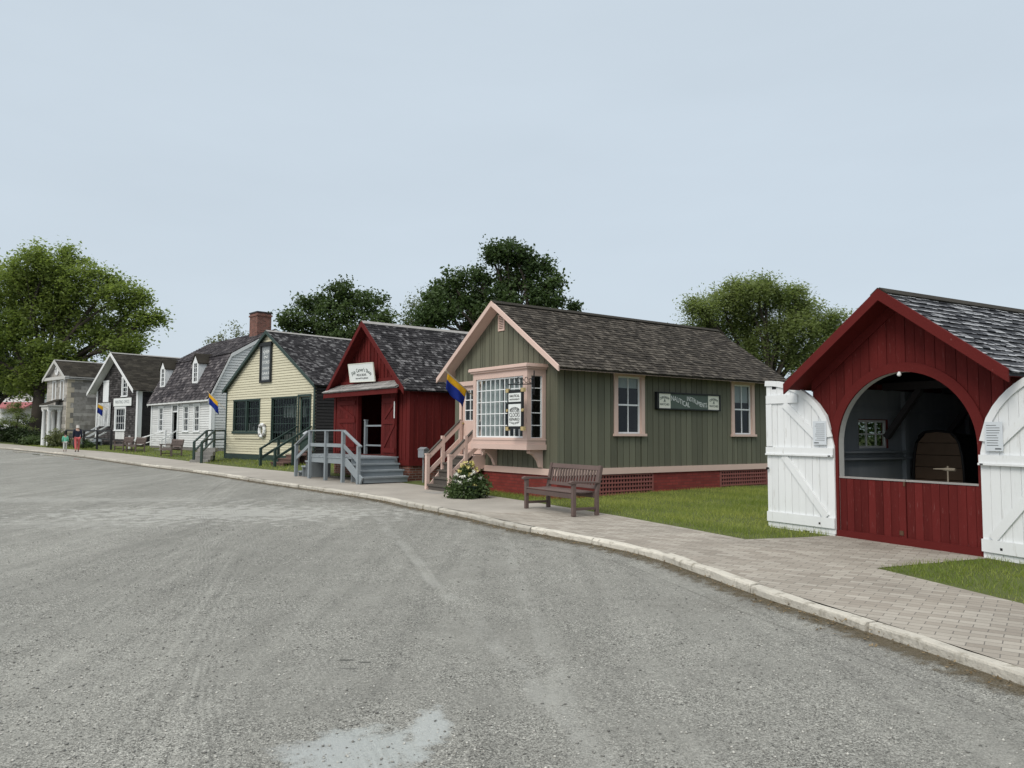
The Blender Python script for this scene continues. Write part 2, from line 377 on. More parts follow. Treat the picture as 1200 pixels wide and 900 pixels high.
def window(par, T, u0, u1, v0, v1, trim, sash='white', nx=2, ny=4, mid=True, cas=.1, glass='glass', curtain=None, sill=True, deep=.055, name='window', mun=.022):
    """cased window filling the hole u0..u1, v0..v1: casing, sash and muntins; pane and curtain are children"""
    c = MB(T); e = cas
    c.box(u0 - e, u0, .003, .035, v0, v1); c.box(u1, u1 + e, .003, .035, v0, v1); c.box(u0 - e - .01, u1 + e + .01, .003, .045, v1, v1 + e)
    for a, b in ((u0, u0 + .012), (u1 - .012, u1)): c.box(a, b, -deep - .03, .003, v0, v1, .5)
    c.box(u0, u1, -deep - .03, .003, v1 - .012, v1, .5)
    w = c.build(name, trim, par)
    s = MB(T); t = mun * 1.7; uu0, uu1, z0, z1 = u0 + .012, u1 - .012, v0, v1 - .012
    s.box(uu0, uu0 + t, -deep, -.02, z0, z1, .5); s.box(uu1 - t, uu1, -deep, -.02, z0, z1, .5)
    s.box(uu0 + t, uu1 - t, -deep, -.02, z0, z0 + t, .5); s.box(uu0 + t, uu1 - t, -deep, -.02, z1 - t, z1, .5)
    if mid: s.box(uu0 + t, uu1 - t, -deep, -.015, (z0 + z1) / 2 - t * .5, (z0 + z1) / 2 + t * .5, .5)
    m = mun / 2
    for i in range(1, nx):
        x = uu0 + (uu1 - uu0) * i / nx; s.box(x - m, x + m, -deep + .004, -.028, z0 + t, z1 - t, .5)
    for j in range(1, ny):
        if mid and j * 2 == ny: continue
        z = z0 + (z1 - z0) * j / ny; s.box(uu0 + t, uu1 - t, -deep + .007, -.030, z - m, z + m, .5)
    s.build('sash', sash, w)
    g = MB(T); g.sheet(uu0 + t * .5, uu1 - t * .5, -deep + .014, z0 + .01, z1 - .01); g.build('pane', glass, w)
    if sill:
        q = MB(T); q.box(u0 - e - .03, u1 + e + .03, .003, .075, v0 - .06, v0); q.build('sill', trim, w)
    if curtain:
        k = MB(T); a, b, z = curtain
        n = 14
        for i in range(n):
            x0 = uu0 + (uu1 - uu0) * (a + (b - a) * i / n); x1 = uu0 + (uu1 - uu0) * (a + (b - a) * (i + 1) / n)
            d0 = -.085 + .010 * (i % 2); d1 = -.085 + .010 * ((i + 1) % 2)
            zz = z0 + (z1 - z0) * z
            k.hexa([(x0, d0 - .004, zz), (x0, d0, zz), (x1, d1, zz), (x1, d1 - .004, zz), (x0, d0 - .004, z1), (x0, d0, z1), (x1, d1, z1), (x1, d1 - .004, z1)], .5)
        k.build('curtain', 'curtain', w)
    return w

def gable_roof(par, W, D, he, slope, of, ob, os, mat, exp=.14, wm=(.1, .2), trim=None, rake=.16, soffit=None, ridge_mat=None, back_rake=True, pale_butt=0):
    """two slopes on a plan u -W..0, y 0..D; wall tops at he. Returns ridge height"""
    c = -W / 2; zr = he + (W / 2) * slope; n = Vector((slope, 0, 1)).normalized()
    Lr = (W / 2 + os) * math.sqrt(1 + slope * slope); ze = he - os * slope
    mb = MB(); th = .05
    for sg in (1, -1):
        e = (c + sg * (W / 2 + os), ze)
        up = (-sg, slope)
        for t0 in (0,):
            pts = [(c, -of, zr), (c, D + ob, zr), (e[0], D + ob, ze), (e[0], -of, ze)]
            mb.prism(pts, (0, 0, th), .3)
        O = (e[0], -of if sg > 0 else D + ob, ze + th + .002); U = (0, 1, 0) if sg > 0 else (0, -1, 0)
        shingles(mb, O, U, (-sg, 0, slope), D + of + ob, Lr - .02, exp, wm[0], wm[1], pale_butt=pale_butt)
    roof = mb.build('roof', mat, par)
    r = MB(); zt = zr + th + .045
    for sg in (1, -1):
        a = Vector((c + sg * .065, -of - .02, zt - .065 * slope)); b = Vector((c + sg * .065, D + ob + .02, zt - .065 * slope))
        r.bar(a, b, .14, .02, up=(sg * slope, 0, 1), r=.5)
    r.build('ridge_board', ridge_mat or trim, roof)
    t = MB()
    for y in ([-of - .018] + ([D + ob + .018] if back_rake else [])):
        for sg in (1, -1):
            x = c + sg * (W / 2 + os + .005)
            zz = lambda xx: zr - abs(xx - c) * slope
            dz = rake * math.sqrt(1 + slope * slope)
            t.prism([(c, y - .018, zr + th + .03), (x, y - .018, ze + th + .03), (x, y - .018, ze + th + .03 - dz), (c, y - .018, zr + th + .03 - dz)], (0, .034, 0), random.random())
    t.build('rake_board', trim, roof)
    if soffit:
        s = MB()
        for sg in (1, -1):
            e0 = (c + sg * (W / 2 + os - .01), ze + .01 * slope)
            s.prism([(c, -of, zr - .016), (e0[0], -of, e0[1] - .016), (e0[0], -.001, e0[1] - .016), (c, -.001, zr - .016)], (0, 0, .012), .5)
            x0, x1 = sorted((c + sg * (W / 2 + .002), e0[0])); z0 = he - .016 - .002 * slope
            s.prism([(c + sg * (W / 2 + .03), 0, he - .03 * slope - .016), (e0[0], 0, e0[1] - .016), (e0[0], D + ob, e0[1] - .016), (c + sg * (W / 2 + .03), D + ob, he - .03 * slope - .016)], (0, 0, .012), .5)
        s.build('soffit', soffit, roof)
    return zr, roof

def steps(mb, u0, u1, w0, w1, z0, z1, n):
    """treads and risers from the wall side (w0, z1) down to (w1, z0)"""
    for i in range(n):
        a = w0 + (w1 - w0) * i / n; b = w0 + (w1 - w0) * (i + 1) / n; z = z1 - (z1 - z0) * (i) / n - (z1 - z0) / n * .0
        mb.box(u0, u1, a, b + .03, z - .045, z)
        mb.box(u0 + .02, u1 - .02, b - .03, b - .006, z0, z - .045)

# ------------------------------------------------------------------ the ground
CAMZ = 1.6
def gz(y): return .008 * max(0., min(y, 95.) - 8.)
KERB = [(6.1, -6), (4.52, 0), (3.72, 3), (3.22, 4.92), (2.88, 6.14), (2.45, 7.5), (2.01, 9.16), (1.75, 9.9), (1.2, 10.87), (0.0, 12.6), (-.87, 14.15), (-2.12, 16.0), (-3.35, 17.9), (-7.4, 22.75), (-11.15, 27.4), (-15.85, 32.6), (-22.3, 40.2), (-27.4, 45.8), (-36.8, 55.2), (-52, 69.5), (-90, 103.5)]
INNER = [(8.0, -6), (6.35, 0), (5.56, 3), (4.92, 5.5), (4.5, 7.1), (4.05, 8.81), (3.24, 11.0), (2.12, 13.3), (1.45, 14.5), (.35, 16.35), (-1.1, 18.56), (-3.12, 21.7), (-7.4, 26.4), (-11.7, 31.0), (-15.33, 35.5), (-19.0, 40.0), (-24.86, 46.83), (-32, 53.6), (-44.5, 66.7), (-58, 79), (-96, 112)]
def smooth(pl, n=6):
    out = []
    P = [Vector((*p, 0)) for p in pl]
    for i in range(len(P) - 1):
        p0, p1, p2, p3 = P[max(i - 1, 0)], P[i], P[i + 1], P[min(i + 2, len(P) - 1)]
        m1 = (p2 - p0) * .5; m2 = (p3 - p1) * .5
        for k in range(n):
            t = k / n; t2, t3 = t * t, t * t * t
            out.append(((2 * t3 - 3 * t2 + 1) * p1 + (t3 - 2 * t2 + t) * m1 + (-2 * t3 + 3 * t2) * p2 + (t3 - t2) * m2)[:2])
    out.append(P[-1][:2]); return [tuple(p) for p in out]
def resample(pl, n):
    P = np.array(pl); d = np.r_[0, np.cumsum(np.hypot(*np.diff(P, axis=0).T))]; s = np.linspace(0, d[-1], n)
    return np.c_[np.interp(s, d, P[:, 0]), np.interp(s, d, P[:, 1])], s
KS = smooth(KERB); IS = smooth(INNER)
KP, KD = resample(KS, 160)
def near_inner(p):
    P = np.array(IS); i = np.argmin(np.hypot(P[:, 0] - p[0], P[:, 1] - p[1])); return P[max(0, min(i, len(P) - 1))]
def dist_poly(X, Y, pl):
    P = np.array(pl); best = np.full(X.shape, 1e9)
    for a, b in zip(P[:-1], P[1:]):
        d = b - a; l2 = d @ d
        t = np.clip(((X - a[0]) * d[0] + (Y - a[1]) * d[1]) / l2, 0, 1)
        best = np.minimum(best, np.hypot(X - a[0] - t * d[0], Y - a[1] - t * d[1]))
    return best
def side_of(X, Y, pl):
    """True on the buildings' side of the polyline (walking away from the camera, the right-hand side)"""
    P = np.array(pl); best = np.full(X.shape, 1e9); s = np.zeros(X.shape, bool)
    for a, b in zip(P[:-1], P[1:]):
        d = b - a; l2 = d @ d
        t = np.clip(((X - a[0]) * d[0] + (Y - a[1]) * d[1]) / l2, 0, 1)
        q = np.hypot(X - a[0] - t * d[0], Y - a[1] - t * d[1]); cr = d[0] * (Y - a[1]) - d[1] * (X - a[0])
        u = q < best; best = np.where(u, q, best); s = np.where(u, cr < 0, s)
    return s
def lawn_h(d, y): return .117 + min(max((d - 1.6) / 3., 0), 1) * (.03 + .12 * min(max((y - 23) / 6., 0), 1))
def lawn_z(x, y):
    d = float(dist_poly(np.array([x]), np.array([y]), IS)[0])
    return gz(y) + lawn_h(d, y)

def strip(name, A, Bp, za, zb, mat, kind='structure', uv=True):
    n = len(A); V = []; F = []
    for i in range(n): V += [(A[i][0], A[i][1], gz(A[i][1]) + za), (Bp[i][0], Bp[i][1], gz(Bp[i][1]) + zb)]
    F = [(2 * i, 2 * i + 1, 2 * i + 3, 2 * i + 2) for i in range(n - 1)]
    me = bpy.data.meshes.new(name); me.from_pydata(V, [], F); me.materials.append(mat)
    if uv:
        s = [0]
        for i in range(1, n): s.append(s[-1] + math.hypot(A[i][0] - A[i - 1][0], A[i][1] - A[i - 1][1]))
        w = me.uv_layers.new(name='UVMap')
        for p in me.polygons:
            for li in p.loop_indices:
                vi = me.loops[li].vertex_index; w.data[li].uv = (s[vi // 2], 1. if vi % 2 else 0.)
    o = bpy.data.objects.new(name, me); COL.objects.link(o); o['kind'] = kind
    return o

# road: one gravel sheet to the horizon
def road_mat():
    m, nt, out = nodes('packed_grey_gravel')
    b = N(nt, 'ShaderNodeBsdfPrincipled'); L(nt, b.outputs[0], out.inputs[0]); b.inputs['Roughness'].default_value = .88; b.inputs['Specular IOR Level'].default_value = .2
    tc = N(nt, 'ShaderNodeTexCoord').outputs['Object']
    big = noise(nt, vscale(nt, tc, (.35, .16, 1)), 1., 4, .6); mid = noise(nt, tc, 2.2, 5, .65); fine = noise(nt, tc, 38, 3, .7); grit = noise(nt, tc, 120, 2, .8)
    vo = N(nt, 'ShaderNodeTexVoronoi'); vo.inputs['Scale'].default_value = 150; L(nt, tc, vo.inputs['Vector'])
    vo2 = N(nt, 'ShaderNodeTexVoronoi'); vo2.inputs['Scale'].default_value = 90; L(nt, tc, vo2.inputs['Vector'])
    f = math_(nt, 'ADD', .35, math_(nt, 'MULTIPLY', big, .60)); f = math_(nt, 'ADD', f, math_(nt, 'MULTIPLY', mid, .40))
    # tyre-worn lines: stretched noise along the way the carts go
    tr = noise(nt, vscale(nt, tc, (2.6, .10, 1)), 1.3, 3, .55, .6)
    f = math_(nt, 'ADD', f, math_(nt, 'MULTIPLY', math_(nt, 'SUBTRACT', tr, .5), .50))
    spread = ramp(nt, noise(nt, tc, .9, 4, .6), .35, .62)       # where loose stone lies
    g = math_(nt, 'SUBTRACT', math_(nt, 'ADD', math_(nt, 'MULTIPLY', fine, .8), math_(nt, 'MULTIPLY', grit, 1.0)), .9)
    f = math_(nt, 'ADD', f, math_(nt, 'MULTIPLY', g, .9))
    sepc = N(nt, 'ShaderNodeSeparateColor'); L(nt, vo.outputs['Color'], sepc.inputs[0])
    sepc2 = N(nt, 'ShaderNodeSeparateColor'); L(nt, vo2.outputs['Color'], sepc2.inputs[0])
    st = math_(nt, 'SUBTRACT', sepc.outputs[0], .5); f = math_(nt, 'ADD', f, math_(nt, 'MULTIPLY', math_(nt, 'MULTIPLY', st, math_(nt, 'ADD', spread, .4)), .85))
    st2 = ramp(nt, sepc2.outputs[0], .86, .95); f = math_(nt, 'ADD', f, math_(nt, 'MULTIPLY', math_(nt, 'MULTIPLY', st2, math_(nt, 'ADD', spread, .3)), .5))
    st3 = ramp(nt, sepc2.outputs[1], .90, .97); f = math_(nt, 'SUBTRACT', f, math_(nt, 'MULTIPLY', math_(nt, 'MULTIPLY', st3, math_(nt, 'ADD', spread, .3)), .42))
    fb = noise(nt, tc, 14., 12, .95); f = math_(nt, 'ADD', f, math_(nt, 'MULTIPLY', math_(nt, 'SUBTRACT', fb, .5), 1.5))
    rot = N(nt, 'ShaderNodeMapping'); rot.inputs['Rotation'].default_value = (0, 0, R(-14)); L(nt, tc, rot.inputs['Vector'])
    wv = noise(nt, vscale(nt, rot.outputs[0], (14, .16, 1)), 1., 3, .6, .3); wm = ramp(nt, noise(nt, vscale(nt, rot.outputs[0], (.9, .08, 1)), 1., 2), .50, .66)
    f = math_(nt, 'ADD', f, math_(nt, 'MULTIPLY', math_(nt, 'MULTIPLY', math_(nt, 'SUBTRACT', wv, .42), wm), .9))
    f = math_(nt, 'MAXIMUM', f, .25)
    col = scalec(nt, (.276, .274, .250), f)
    # pale worn crust in ragged patches, damp hollows
    def blob(cx, cy, rx, ry, edge, ns, pull=.75):
        mp = N(nt, 'ShaderNodeMapping'); mp.inputs['Location'].default_value = (-cx / rx, -cy / ry, 0); mp.inputs['Scale'].default_value = (1 / rx, 1 / ry, 0)
        L(nt, tc, mp.inputs['Vector']); ln = N(nt, 'ShaderNodeVectorMath', operation='LENGTH'); L(nt, mp.outputs[0], ln.inputs[0])
        q = math_(nt, 'SUBTRACT', 1.0, ln.outputs['Value']); q = math_(nt, 'ADD', q, math_(nt, 'MULTIPLY', math_(nt, 'SUBTRACT', noise(nt, tc, ns, 5, .65), .5), pull * 2.2))
        return ramp(nt, q, .0, edge)
    for (cx, cy, rx, ry, e, ns, c, k, pl) in [(-.74, 3.95, .38, .42, .4, 7, (.42, .45, .445), .72, .8), (-.44, 4.30, .13, .34, .4, 10, (.43, .455, .45), .75, .7), (-.98, 4.0, .26, .15, .4, 10, (.38, .40, .40), .55, .9),
            (.25, 4.9, .06, .6, .9, 7, (.36, .36, .33), .45, .7), (-5.6, 15.0, 3.4, 1.4, .5, 5, (.48, .48, .45), .5, 2.4), (-9.5, 17.5, 4.8, .7, .6, 5, (.44, .44, .41), .35, 2.3), (-7.5, 13.3, 2.6, .8, .6, 5, (.44, .44, .41), .3, 2.3),
            (-1.16, 5.55, .07, .022, .3, 40, (.05, .05, .045), .8, .5), (-1.02, 5.50, .05, .018, .3, 40, (.04, .04, .038), .8, .5), (-1.1, 5.35, .10, .015, .3, 40, (.08, .08, .075), .6, .7), (.02, 5.3, .03, .02, .3, 40, (.05, .05, .045), .7, .5),
            (2.1, 7.4, .9, .5, .8, 5, (.13, .125, .11), .35, 1.4), (.2, 12.0, 1.0, .5, .8, 5, (.12, .115, .10), .35, 1.4), (-3.3, 17.6, 1.8, .6, .6, 4, (.10, .095, .08), .5, 1.0), (2.6, 5.6, .5, 1.6, .9, 5, (.16, .155, .145), .35, 1.2)]:
        col = mixc(nt, math_(nt, 'MULTIPLY', blob(cx, cy, rx, ry, e, ns, pl), k), col, c)
    # one ribbed tyre track and one pale scuffed streak bending across the gravel
    sx = N(nt, 'ShaderNodeSeparateXYZ'); L(nt, tc, sx.inputs[0]); wob_ = math_(nt, 'MULTIPLY', math_(nt, 'SUBTRACT', noise(nt, tc, .8, 2), .5), .25)
    def along_(c0, c1, c2):
        yy = sx.outputs[1]; e = math_(nt, 'ADD', c0, math_(nt, 'ADD', math_(nt, 'MULTIPLY', yy, c1), math_(nt, 'MULTIPLY', math_(nt, 'MULTIPLY', yy, yy), c2)))
        return math_(nt, 'ADD', math_(nt, 'SUBTRACT', sx.outputs[0], e), wob_)
    for (c, half, rib, amp, pale) in (((.10, -.405, .0), .16, .05, .15, .05), ((.95, -.42, .0), .14, .055, .11, .04), ((1.55, -.28, .0), .10, 0, 0, .30), ((.62, -.06, .0), .08, 0, 0, .22)):
        d = along_(*c); ab = math_(nt, 'ABSOLUTE', d); mk = math_(nt, 'MULTIPLY', ramp(nt, ab, half, half * .45), ramp(nt, noise(nt, tc, 1.6, 4, .6), .38, .60))
        if rib: col = scalec(nt, col, math_(nt, 'SUBTRACT', 1.0, math_(nt, 'MULTIPLY', mk, math_(nt, 'MULTIPLY', math_(nt, 'ADD', .3, math_(nt, 'SINE', math_(nt, 'MULTIPLY', d, 6.283 / rib))), amp))))
        if pale: col = mixc(nt, math_(nt, 'MULTIPLY', mk, pale * 1.6), col, (.36, .36, .335))
    L(nt, col, b.inputs['Base Color'])
    h = math_(nt, 'ADD', math_(nt, 'MULTIPLY', vo.outputs['Distance'], -.6), math_(nt, 'ADD', math_(nt, 'MULTIPLY', fine, .8), math_(nt, 'MULTIPLY', mid, 1.2)))
    bn = N(nt, 'ShaderNodeBump'); bn.inputs['Strength'].default_value = .55; bn.inputs['Distance'].default_value = .02
    L(nt, h, bn.inputs['Height']); L(nt, bn.outputs[0], b.inputs['Normal'])
    return m
ys = [-40, 0, 4, 8, 12, 16, 24, 36, 50, 70, 95, 300, 900]; xs = [-900, -200, -60, -20, -5, 0, 5, 20, 60, 200, 900]
V = [(x, y, gz(y)) for y in ys for x in xs]; k = len(xs)
F = [(j * k + i, j * k + i + 1, (j + 1) * k + i + 1, (j + 1) * k + i) for j in range(len(ys) - 1) for i in range(k - 1)]
me = bpy.data.meshes.new('road'); me.from_pydata(V, [], F); ROADM = road_mat(); me.materials.append(ROADM)
o = bpy.data.objects.new('road', me); COL.objects.link(o); o['kind'] = 'structure'

# kerb of long granite blocks
def along(pl, s):
    P = np.array(pl); d = np.r_[0, np.cumsum(np.hypot(*np.diff(P, axis=0).T))]
    return np.array([np.interp(s, d, P[:, 0]), np.interp(s, d, P[:, 1])]), d[-1]
MT['kerb'] = M('grey_granite_kerb', (.48, .455, .40), .85, .45, 6, .45, c2=(.20, .18, .14), s2=7, t2=(.54, .72), bump=(28, .7))
kb = MB(); _, KL = along(KS, 0); s = 0
while s < KL - 1:
    l = random.uniform(1.3, 2.4); e = min(s + l - .02, KL); n = 5; r = random.random(); dz = random.uniform(-.008, .008); dx = random.uniform(-.014, .014)
    prof = [(.0, -.12), (.0, .094), (.012, .112), (.024, .118), (.105, .120), (.115, .112), (.115, -.12)]
    ring = []
    for i in range(n + 1):
        t = s + (e - s) * i / n; p, _ = along(KS, t); q, _ = along(KS, min(t + .05, KL)); d = (q - p); d = d / (np.hypot(*d) + 1e-9); nn = np.array([d[1], -d[0]])
        for (w, z) in prof:
            j = random.uniform(-.009, .009) if z > 0 else 0
            w2 = w + dx + j; c = p + nn * w2; ring.append((c[0], c[1], gz(c[1]) + z + (dz + j * .6 if z > 0 else 0)))
    m = len(prof)
    kb.add(ring, [(i * m + a, i * m + a + 1, (i + 1) * m + a + 1, (i + 1) * m + a) for i in range(n) for a in range(m - 1)] + [tuple(range(m)), tuple(n * m + a for a in range(m))], r)
    s += l
o = kb.build('kerb', 'kerb', smooth=False); o['kind'] = 'structure'

# brick-paved walk
def paver_mat():
    m, nt, out = nodes('pale_brick_pavers')
    b = N(nt, 'ShaderNodeBsdfPrincipled'); L(nt, b.outputs[0], out.inputs[0]); b.inputs['Roughness'].default_value = .85; b.inputs['Specular IOR Level'].default_value = .25
    tc = N(nt, 'ShaderNodeTexCoord').outputs['Object']
    mp = N(nt, 'ShaderNodeMapping'); mp.inputs['Rotation'].default_value = (0, 0, R(35)); L(nt, tc, mp.inputs['Vector'])
    wob = N(nt, 'ShaderNodeTexNoise'); wob.inputs['Scale'].default_value = 3.; L(nt, tc, wob.inputs['Vector'])
    vm = N(nt, 'ShaderNodeVectorMath', operation='MULTIPLY_ADD'); L(nt, wob.outputs['Color'], vm.inputs[0]); vm.inputs[1].default_value = (.02, .02, 0); L(nt, mp.outputs[0], vm.inputs[2])
    bt = N(nt, 'ShaderNodeTexBrick'); L(nt, vm.outputs[0], bt.inputs[0]); bt.inputs['Scale'].default_value = 1; bt.inputs['Brick Width'].default_value = .215; bt.inputs['Row Height'].default_value = .107
    bt.inputs['Mortar Size'].default_value = .0045; bt.inputs['Mortar Smooth'].default_value = .3
    bt.inputs['Color1'].default_value = (.265, .235, .20, 1); bt.inputs['Color2'].default_value = (.375, .345, .30, 1); bt.inputs['Mortar'].default_value = (.15, .14, .125, 1)
    n1 = noise(nt, tc, 1.1, 4, .6); n2 = noise(nt, tc, 45, 4, .7)
    f = math_(nt, 'ADD', .54, math_(nt, 'ADD', math_(nt, 'MULTIPLY', n1, .62), math_(nt, 'MULTIPLY', n2, .32)))
    col = scalec(nt, bt.outputs[0], f)
    # further along the street the walk is plain grey concrete
    sp = N(nt, 'ShaderNodeSeparateXYZ'); L(nt, tc, sp.inputs[0])
    far = ramp(nt, math_(nt, 'ADD', sp.outputs[1], math_(nt, 'MULTIPLY', n1, .8)), 14.6, 15.0)
    col = mixc(nt, far, col, scalec(nt, (.34, .315, .28), f))
    st = ramp(nt, noise(nt, tc, 5, 6, .7), .6, .78); col = mixc(nt, math_(nt, 'MULTIPLY', st, .4), col, (.17, .16, .14))
    L(nt, col, b.inputs['Base Color'])
    bn = N(nt, 'ShaderNodeBump'); bn.inputs['Strength'].default_value = .35; bn.inputs['Distance'].default_value = .006
    L(nt, math_(nt, 'SUBTRACT', math_(nt, 'MULTIPLY', n2, .4), bt.outputs['Fac']), bn.inputs['Height']); L(nt, bn.outputs[0], b.inputs['Normal'])
    return m
PAV = paver_mat()
# kerb-side and lawn-side edges matched by nearest point
A = []; Bq = []
for p in KP:
    q = near_inner(p); i = int(np.argmin(np.hypot(KP[:, 0] - p[0], KP[:, 1] - p[1])))
    d = KP[min(i + 1, len(KP) - 1)] - KP[max(i - 1, 0)]; d = d / np.hypot(*d); nn = np.array([d[1], -d[0]])
    a = p + nn * .11; A.append(tuple(a))
    w = float(dist_poly(np.array([p[0]]), np.array([p[1]]), IS)[0]); c = p + nn * (w + .02); Bq.append(tuple(c))
strip('pavement', A, Bq, .119, .121, PAV)
# dirt gathered in the gutter
def gutter_mat():
    m, nt, out = nodes('gutter_dirt')
    d = N(nt, 'ShaderNodeBsdfDiffuse'); t = N(nt, 'ShaderNodeBsdfTransparent'); mx = N(nt, 'ShaderNodeMixShader')
    tcn = N(nt, 'ShaderNodeTexCoord'); tc = tcn.outputs['Object']; sp = N(nt, 'ShaderNodeSeparateXYZ'); L(nt, tcn.outputs['UV'], sp.inputs[0])
    n = noise(nt, tc, 9, 6, .7); n2 = noise(nt, tc, 60, 3, .7)
    L(nt, mixc(nt, n2, (.05, .038, .022), (.19, .155, .10)), d.inputs[0])
    a = math_(nt, 'SUBTRACT', math_(nt, 'ADD', math_(nt, 'MULTIPLY', n, 1.5), math_(nt, 'MULTIPLY', n2, .5)), math_(nt, 'ADD', .40, math_(nt, 'MULTIPLY', sp.outputs[1], 1.1)))
    L(nt, math_(nt, 'MULTIPLY', ramp(nt, a, 0, .35), .62), mx.inputs[0]); L(nt, t.outputs[0], mx.inputs[1]); L(nt, d.outputs[0], mx.inputs[2]); L(nt, mx.outputs[0], out.inputs[0])
    return m
GA = []; GB = []
for i, p in enumerate(KP):
    d = KP[min(i + 1, len(KP) - 1)] - KP[max(i - 1, 0)]; d = d / np.hypot(*d); nn = np.array([d[1], -d[0]]); GA.append(tuple(p + nn * .01)); GB.append(tuple(p - nn * .45))
strip('gutter_gravel_slope', GA, GB, .036, .002, ROADM); strip('gutter_dirt', GA, GB, .041, .007, gutter_mat())

# lawn sheet behind the walk and the paved apron of the boat shed
MT['turf'] = M('lawn_soil', (.085, .105, .030), .95, 0, 2.2, .6, c2=(.085, .075, .045), s2=2.5, t2=(.58, .75), bump=(25, .6))
offs = [0, .8, 1.6, 2.6, 4.6, 8, 20, 60, 160, 500]
IP, _ = resample(IS, 90)
V = []; F = []
for i in range(len(IP)):
    d = IP[min(i + 1, len(IP) - 1)] - IP[max(i - 1, 0)]; d = d / np.hypot(*d); nn = np.array([d[1], -d[0]])
    for of_ in offs:
        c = IP[i] + nn * of_; V.append((c[0], c[1], gz(c[1]) + lawn_h(of_, c[1])))
k = len(offs)
F = [(i * k + j, i * k + j + 1, (i + 1) * k + j + 1, (i + 1) * k + j) for i in range(len(IP) - 1) for j in range(k - 1)]
me = bpy.data.meshes.new('lawn'); me.from_pydata(V, [], F); me.materials.append(MT['turf']); o = bpy.data.objects.new('lawn', me); COL.objects.link(o); o['kind'] = 'structure'

# ------------------------------------------------------------------ building frames (front right corner, street direction)
def frame(p, d):
    return (p[0], p[1]), math.atan2(d[1], d[0])
BARN_P, BARN_D = (4.79, 11.32), Vector((.4903, -.8716))
def world(p, d, u, out):
    d = Vector(d).normalized(); return (p[0] + d.x * u + d.y * out, p[1] + d.y * u - d.x * out)
apron = [world(BARN_P, BARN_D, u, w) for u, w in [(-.06, -.05), (2.12, -.05)]] + [(5.85, 9.45), (4.10, 8.72), (3.9, 8.75), (3.1, 11.0), (3.28, 10.9), (4.24, 11.16)]
me = bpy.data.meshes.new('apron'); me.from_pydata([(x, y, gz(y) + .1225) for i, (x, y) in enumerate(apron)], [], [tuple(range(len(apron)))]); me.materials.append(PAV)
o = bpy.data.objects.new('shed_apron_pavement', me); COL.objects.link(o); o['kind'] = 'structure'
def in_poly(X, Y, pl):
    ins = np.zeros(X.shape, bool); n = len(pl); j = n - 1
    for i in range(n):
        xi, yi = pl[i]; xj, yj = pl[j]
        c = ((yi > Y) != (yj > Y)) & (X < (xj - xi) * (Y - yi) / (yj - yi + 1e-12) + xi); ins ^= c; j = i
    return ins
# ------------------------------------------------------------------ boat shed (red barn with arched opening)
def house(name, label, cat, p, d, z0, group=None):
    o = empty(name, (p[0], p[1], z0), math.atan2(d[1], d[0]), label, cat, group); return o
def fmap(o):
    """local (x, y, z) of a building -> world"""
    m = Matrix.Translation(o.location) @ Matrix.Rotation(o.rotation_euler.z, 4, 'Z'); return lambda x, y, z=0: m @ Vector((x, y, z))
FOOT = []      # footprints, kept free of grass
def footprint(o, W, D, pad=.02):
    f = fmap(o); FOOT.append([tuple(f(x, y)[:2]) for x, y in [(-W - pad, -pad), (pad, -pad), (pad, D + pad), (-W - pad, D + pad)]])

U0 = 2.45; BW = 2.87; OPEN_L, OPEN_R = -U0, -U0 + 2.06; BC = (OPEN_L + OPEN_R) / 2; AR = 1.03; AZ = 1.34
pb = world(BARN_P, BARN_D, U0, 0)
barn = house('boat_shed', 'red board boat shed with an arched opening, white doors and a low red half gate', 'shed', pb, BARN_D, .13)
BD_ = 5.2; bhe, bsl = 2.31, .74; bzr = bhe + BW / 2 * bsl
btop = lambda x: bzr - abs(x + BW / 2) * bsl - .004
def archf(x):
    t = abs(x - BC); return AZ + math.sqrt(max((AR + .055) ** 2 - t * t, 0)) if t < AR + 1e-4 else 0
w = MB(Tfront())
vboards(w, -BW, OPEN_L, .0, btop, .15, jit=.003)
vboards(w, OPEN_R, 0, .0, btop, .15, jit=.003)
vboards(w, OPEN_L, OPEN_R, 0, btop, .1375, jit=.003, botf=archf)
w.build('wall', 'red', barn)
w = MB(Tside); vboards(w, 0, BD_, 0, lambda u: bhe - .004, .16); w.build('wall', 'red', barn)
w = MB(Tleft(BW)); hole = [(.92, 1.66, 1.28, 1.74)]; vboards(w, 0, BD_, 0, lambda u: bhe - .004, .16, holes=hole); w.build('wall', 'red', barn)
w = MB(Tback(BD_)); vboards(w, -BW, 0, 0, btop, .16); w.build('wall', 'red', barn)
# inside lining
li = MB(Tleft(BW - .075)); vboards(li, .06, BD_ - .1, 0, lambda u: bhe - .1, .2, holes=hole, groove=.012, back=-.0)
li.box(.06, BD_ - .1, -.045, -.004, 1.14, 1.20, .6); li.box(.06, BD_ - .1, -.1, -.004, 1.10, 1.135, .4); li.box(.3, 2.2, -.13, -.05, 1.21, 1.235, .7)
li.box(.06, BD_ - .1, -.05, -.004, 1.86, 1.92, .5)
for x in (.06, 2.0, 3.8): li.box(x, x + .09, -.09, -.004, 0, 2.2, .5)
li.build('lining', 'interior', barn)
window(barn, Tleft(BW), .92, 1.66, 1.28, 1.74, 'redtrim', 'white_old', nx=3, ny=2, mid=False, cas=.07, deep=.06, glass='glass_dirty')
d2 = MB(); d2.box(-.09, -.06, .08, BD_ - .08, 0, bhe - .12, .5); d2.box(-BW + .1, -.1, BD_ - .1, BD_ - .06, 0, bhe, .5); d2.build('lining', 'interior_dark', barn)
fl = MB(); fl.box(-BW + .08, -.08, .06, BD_ - .08, -.1, .0, .5); fl.build('floor', 'floorwood', barn)
bm_ = MB()
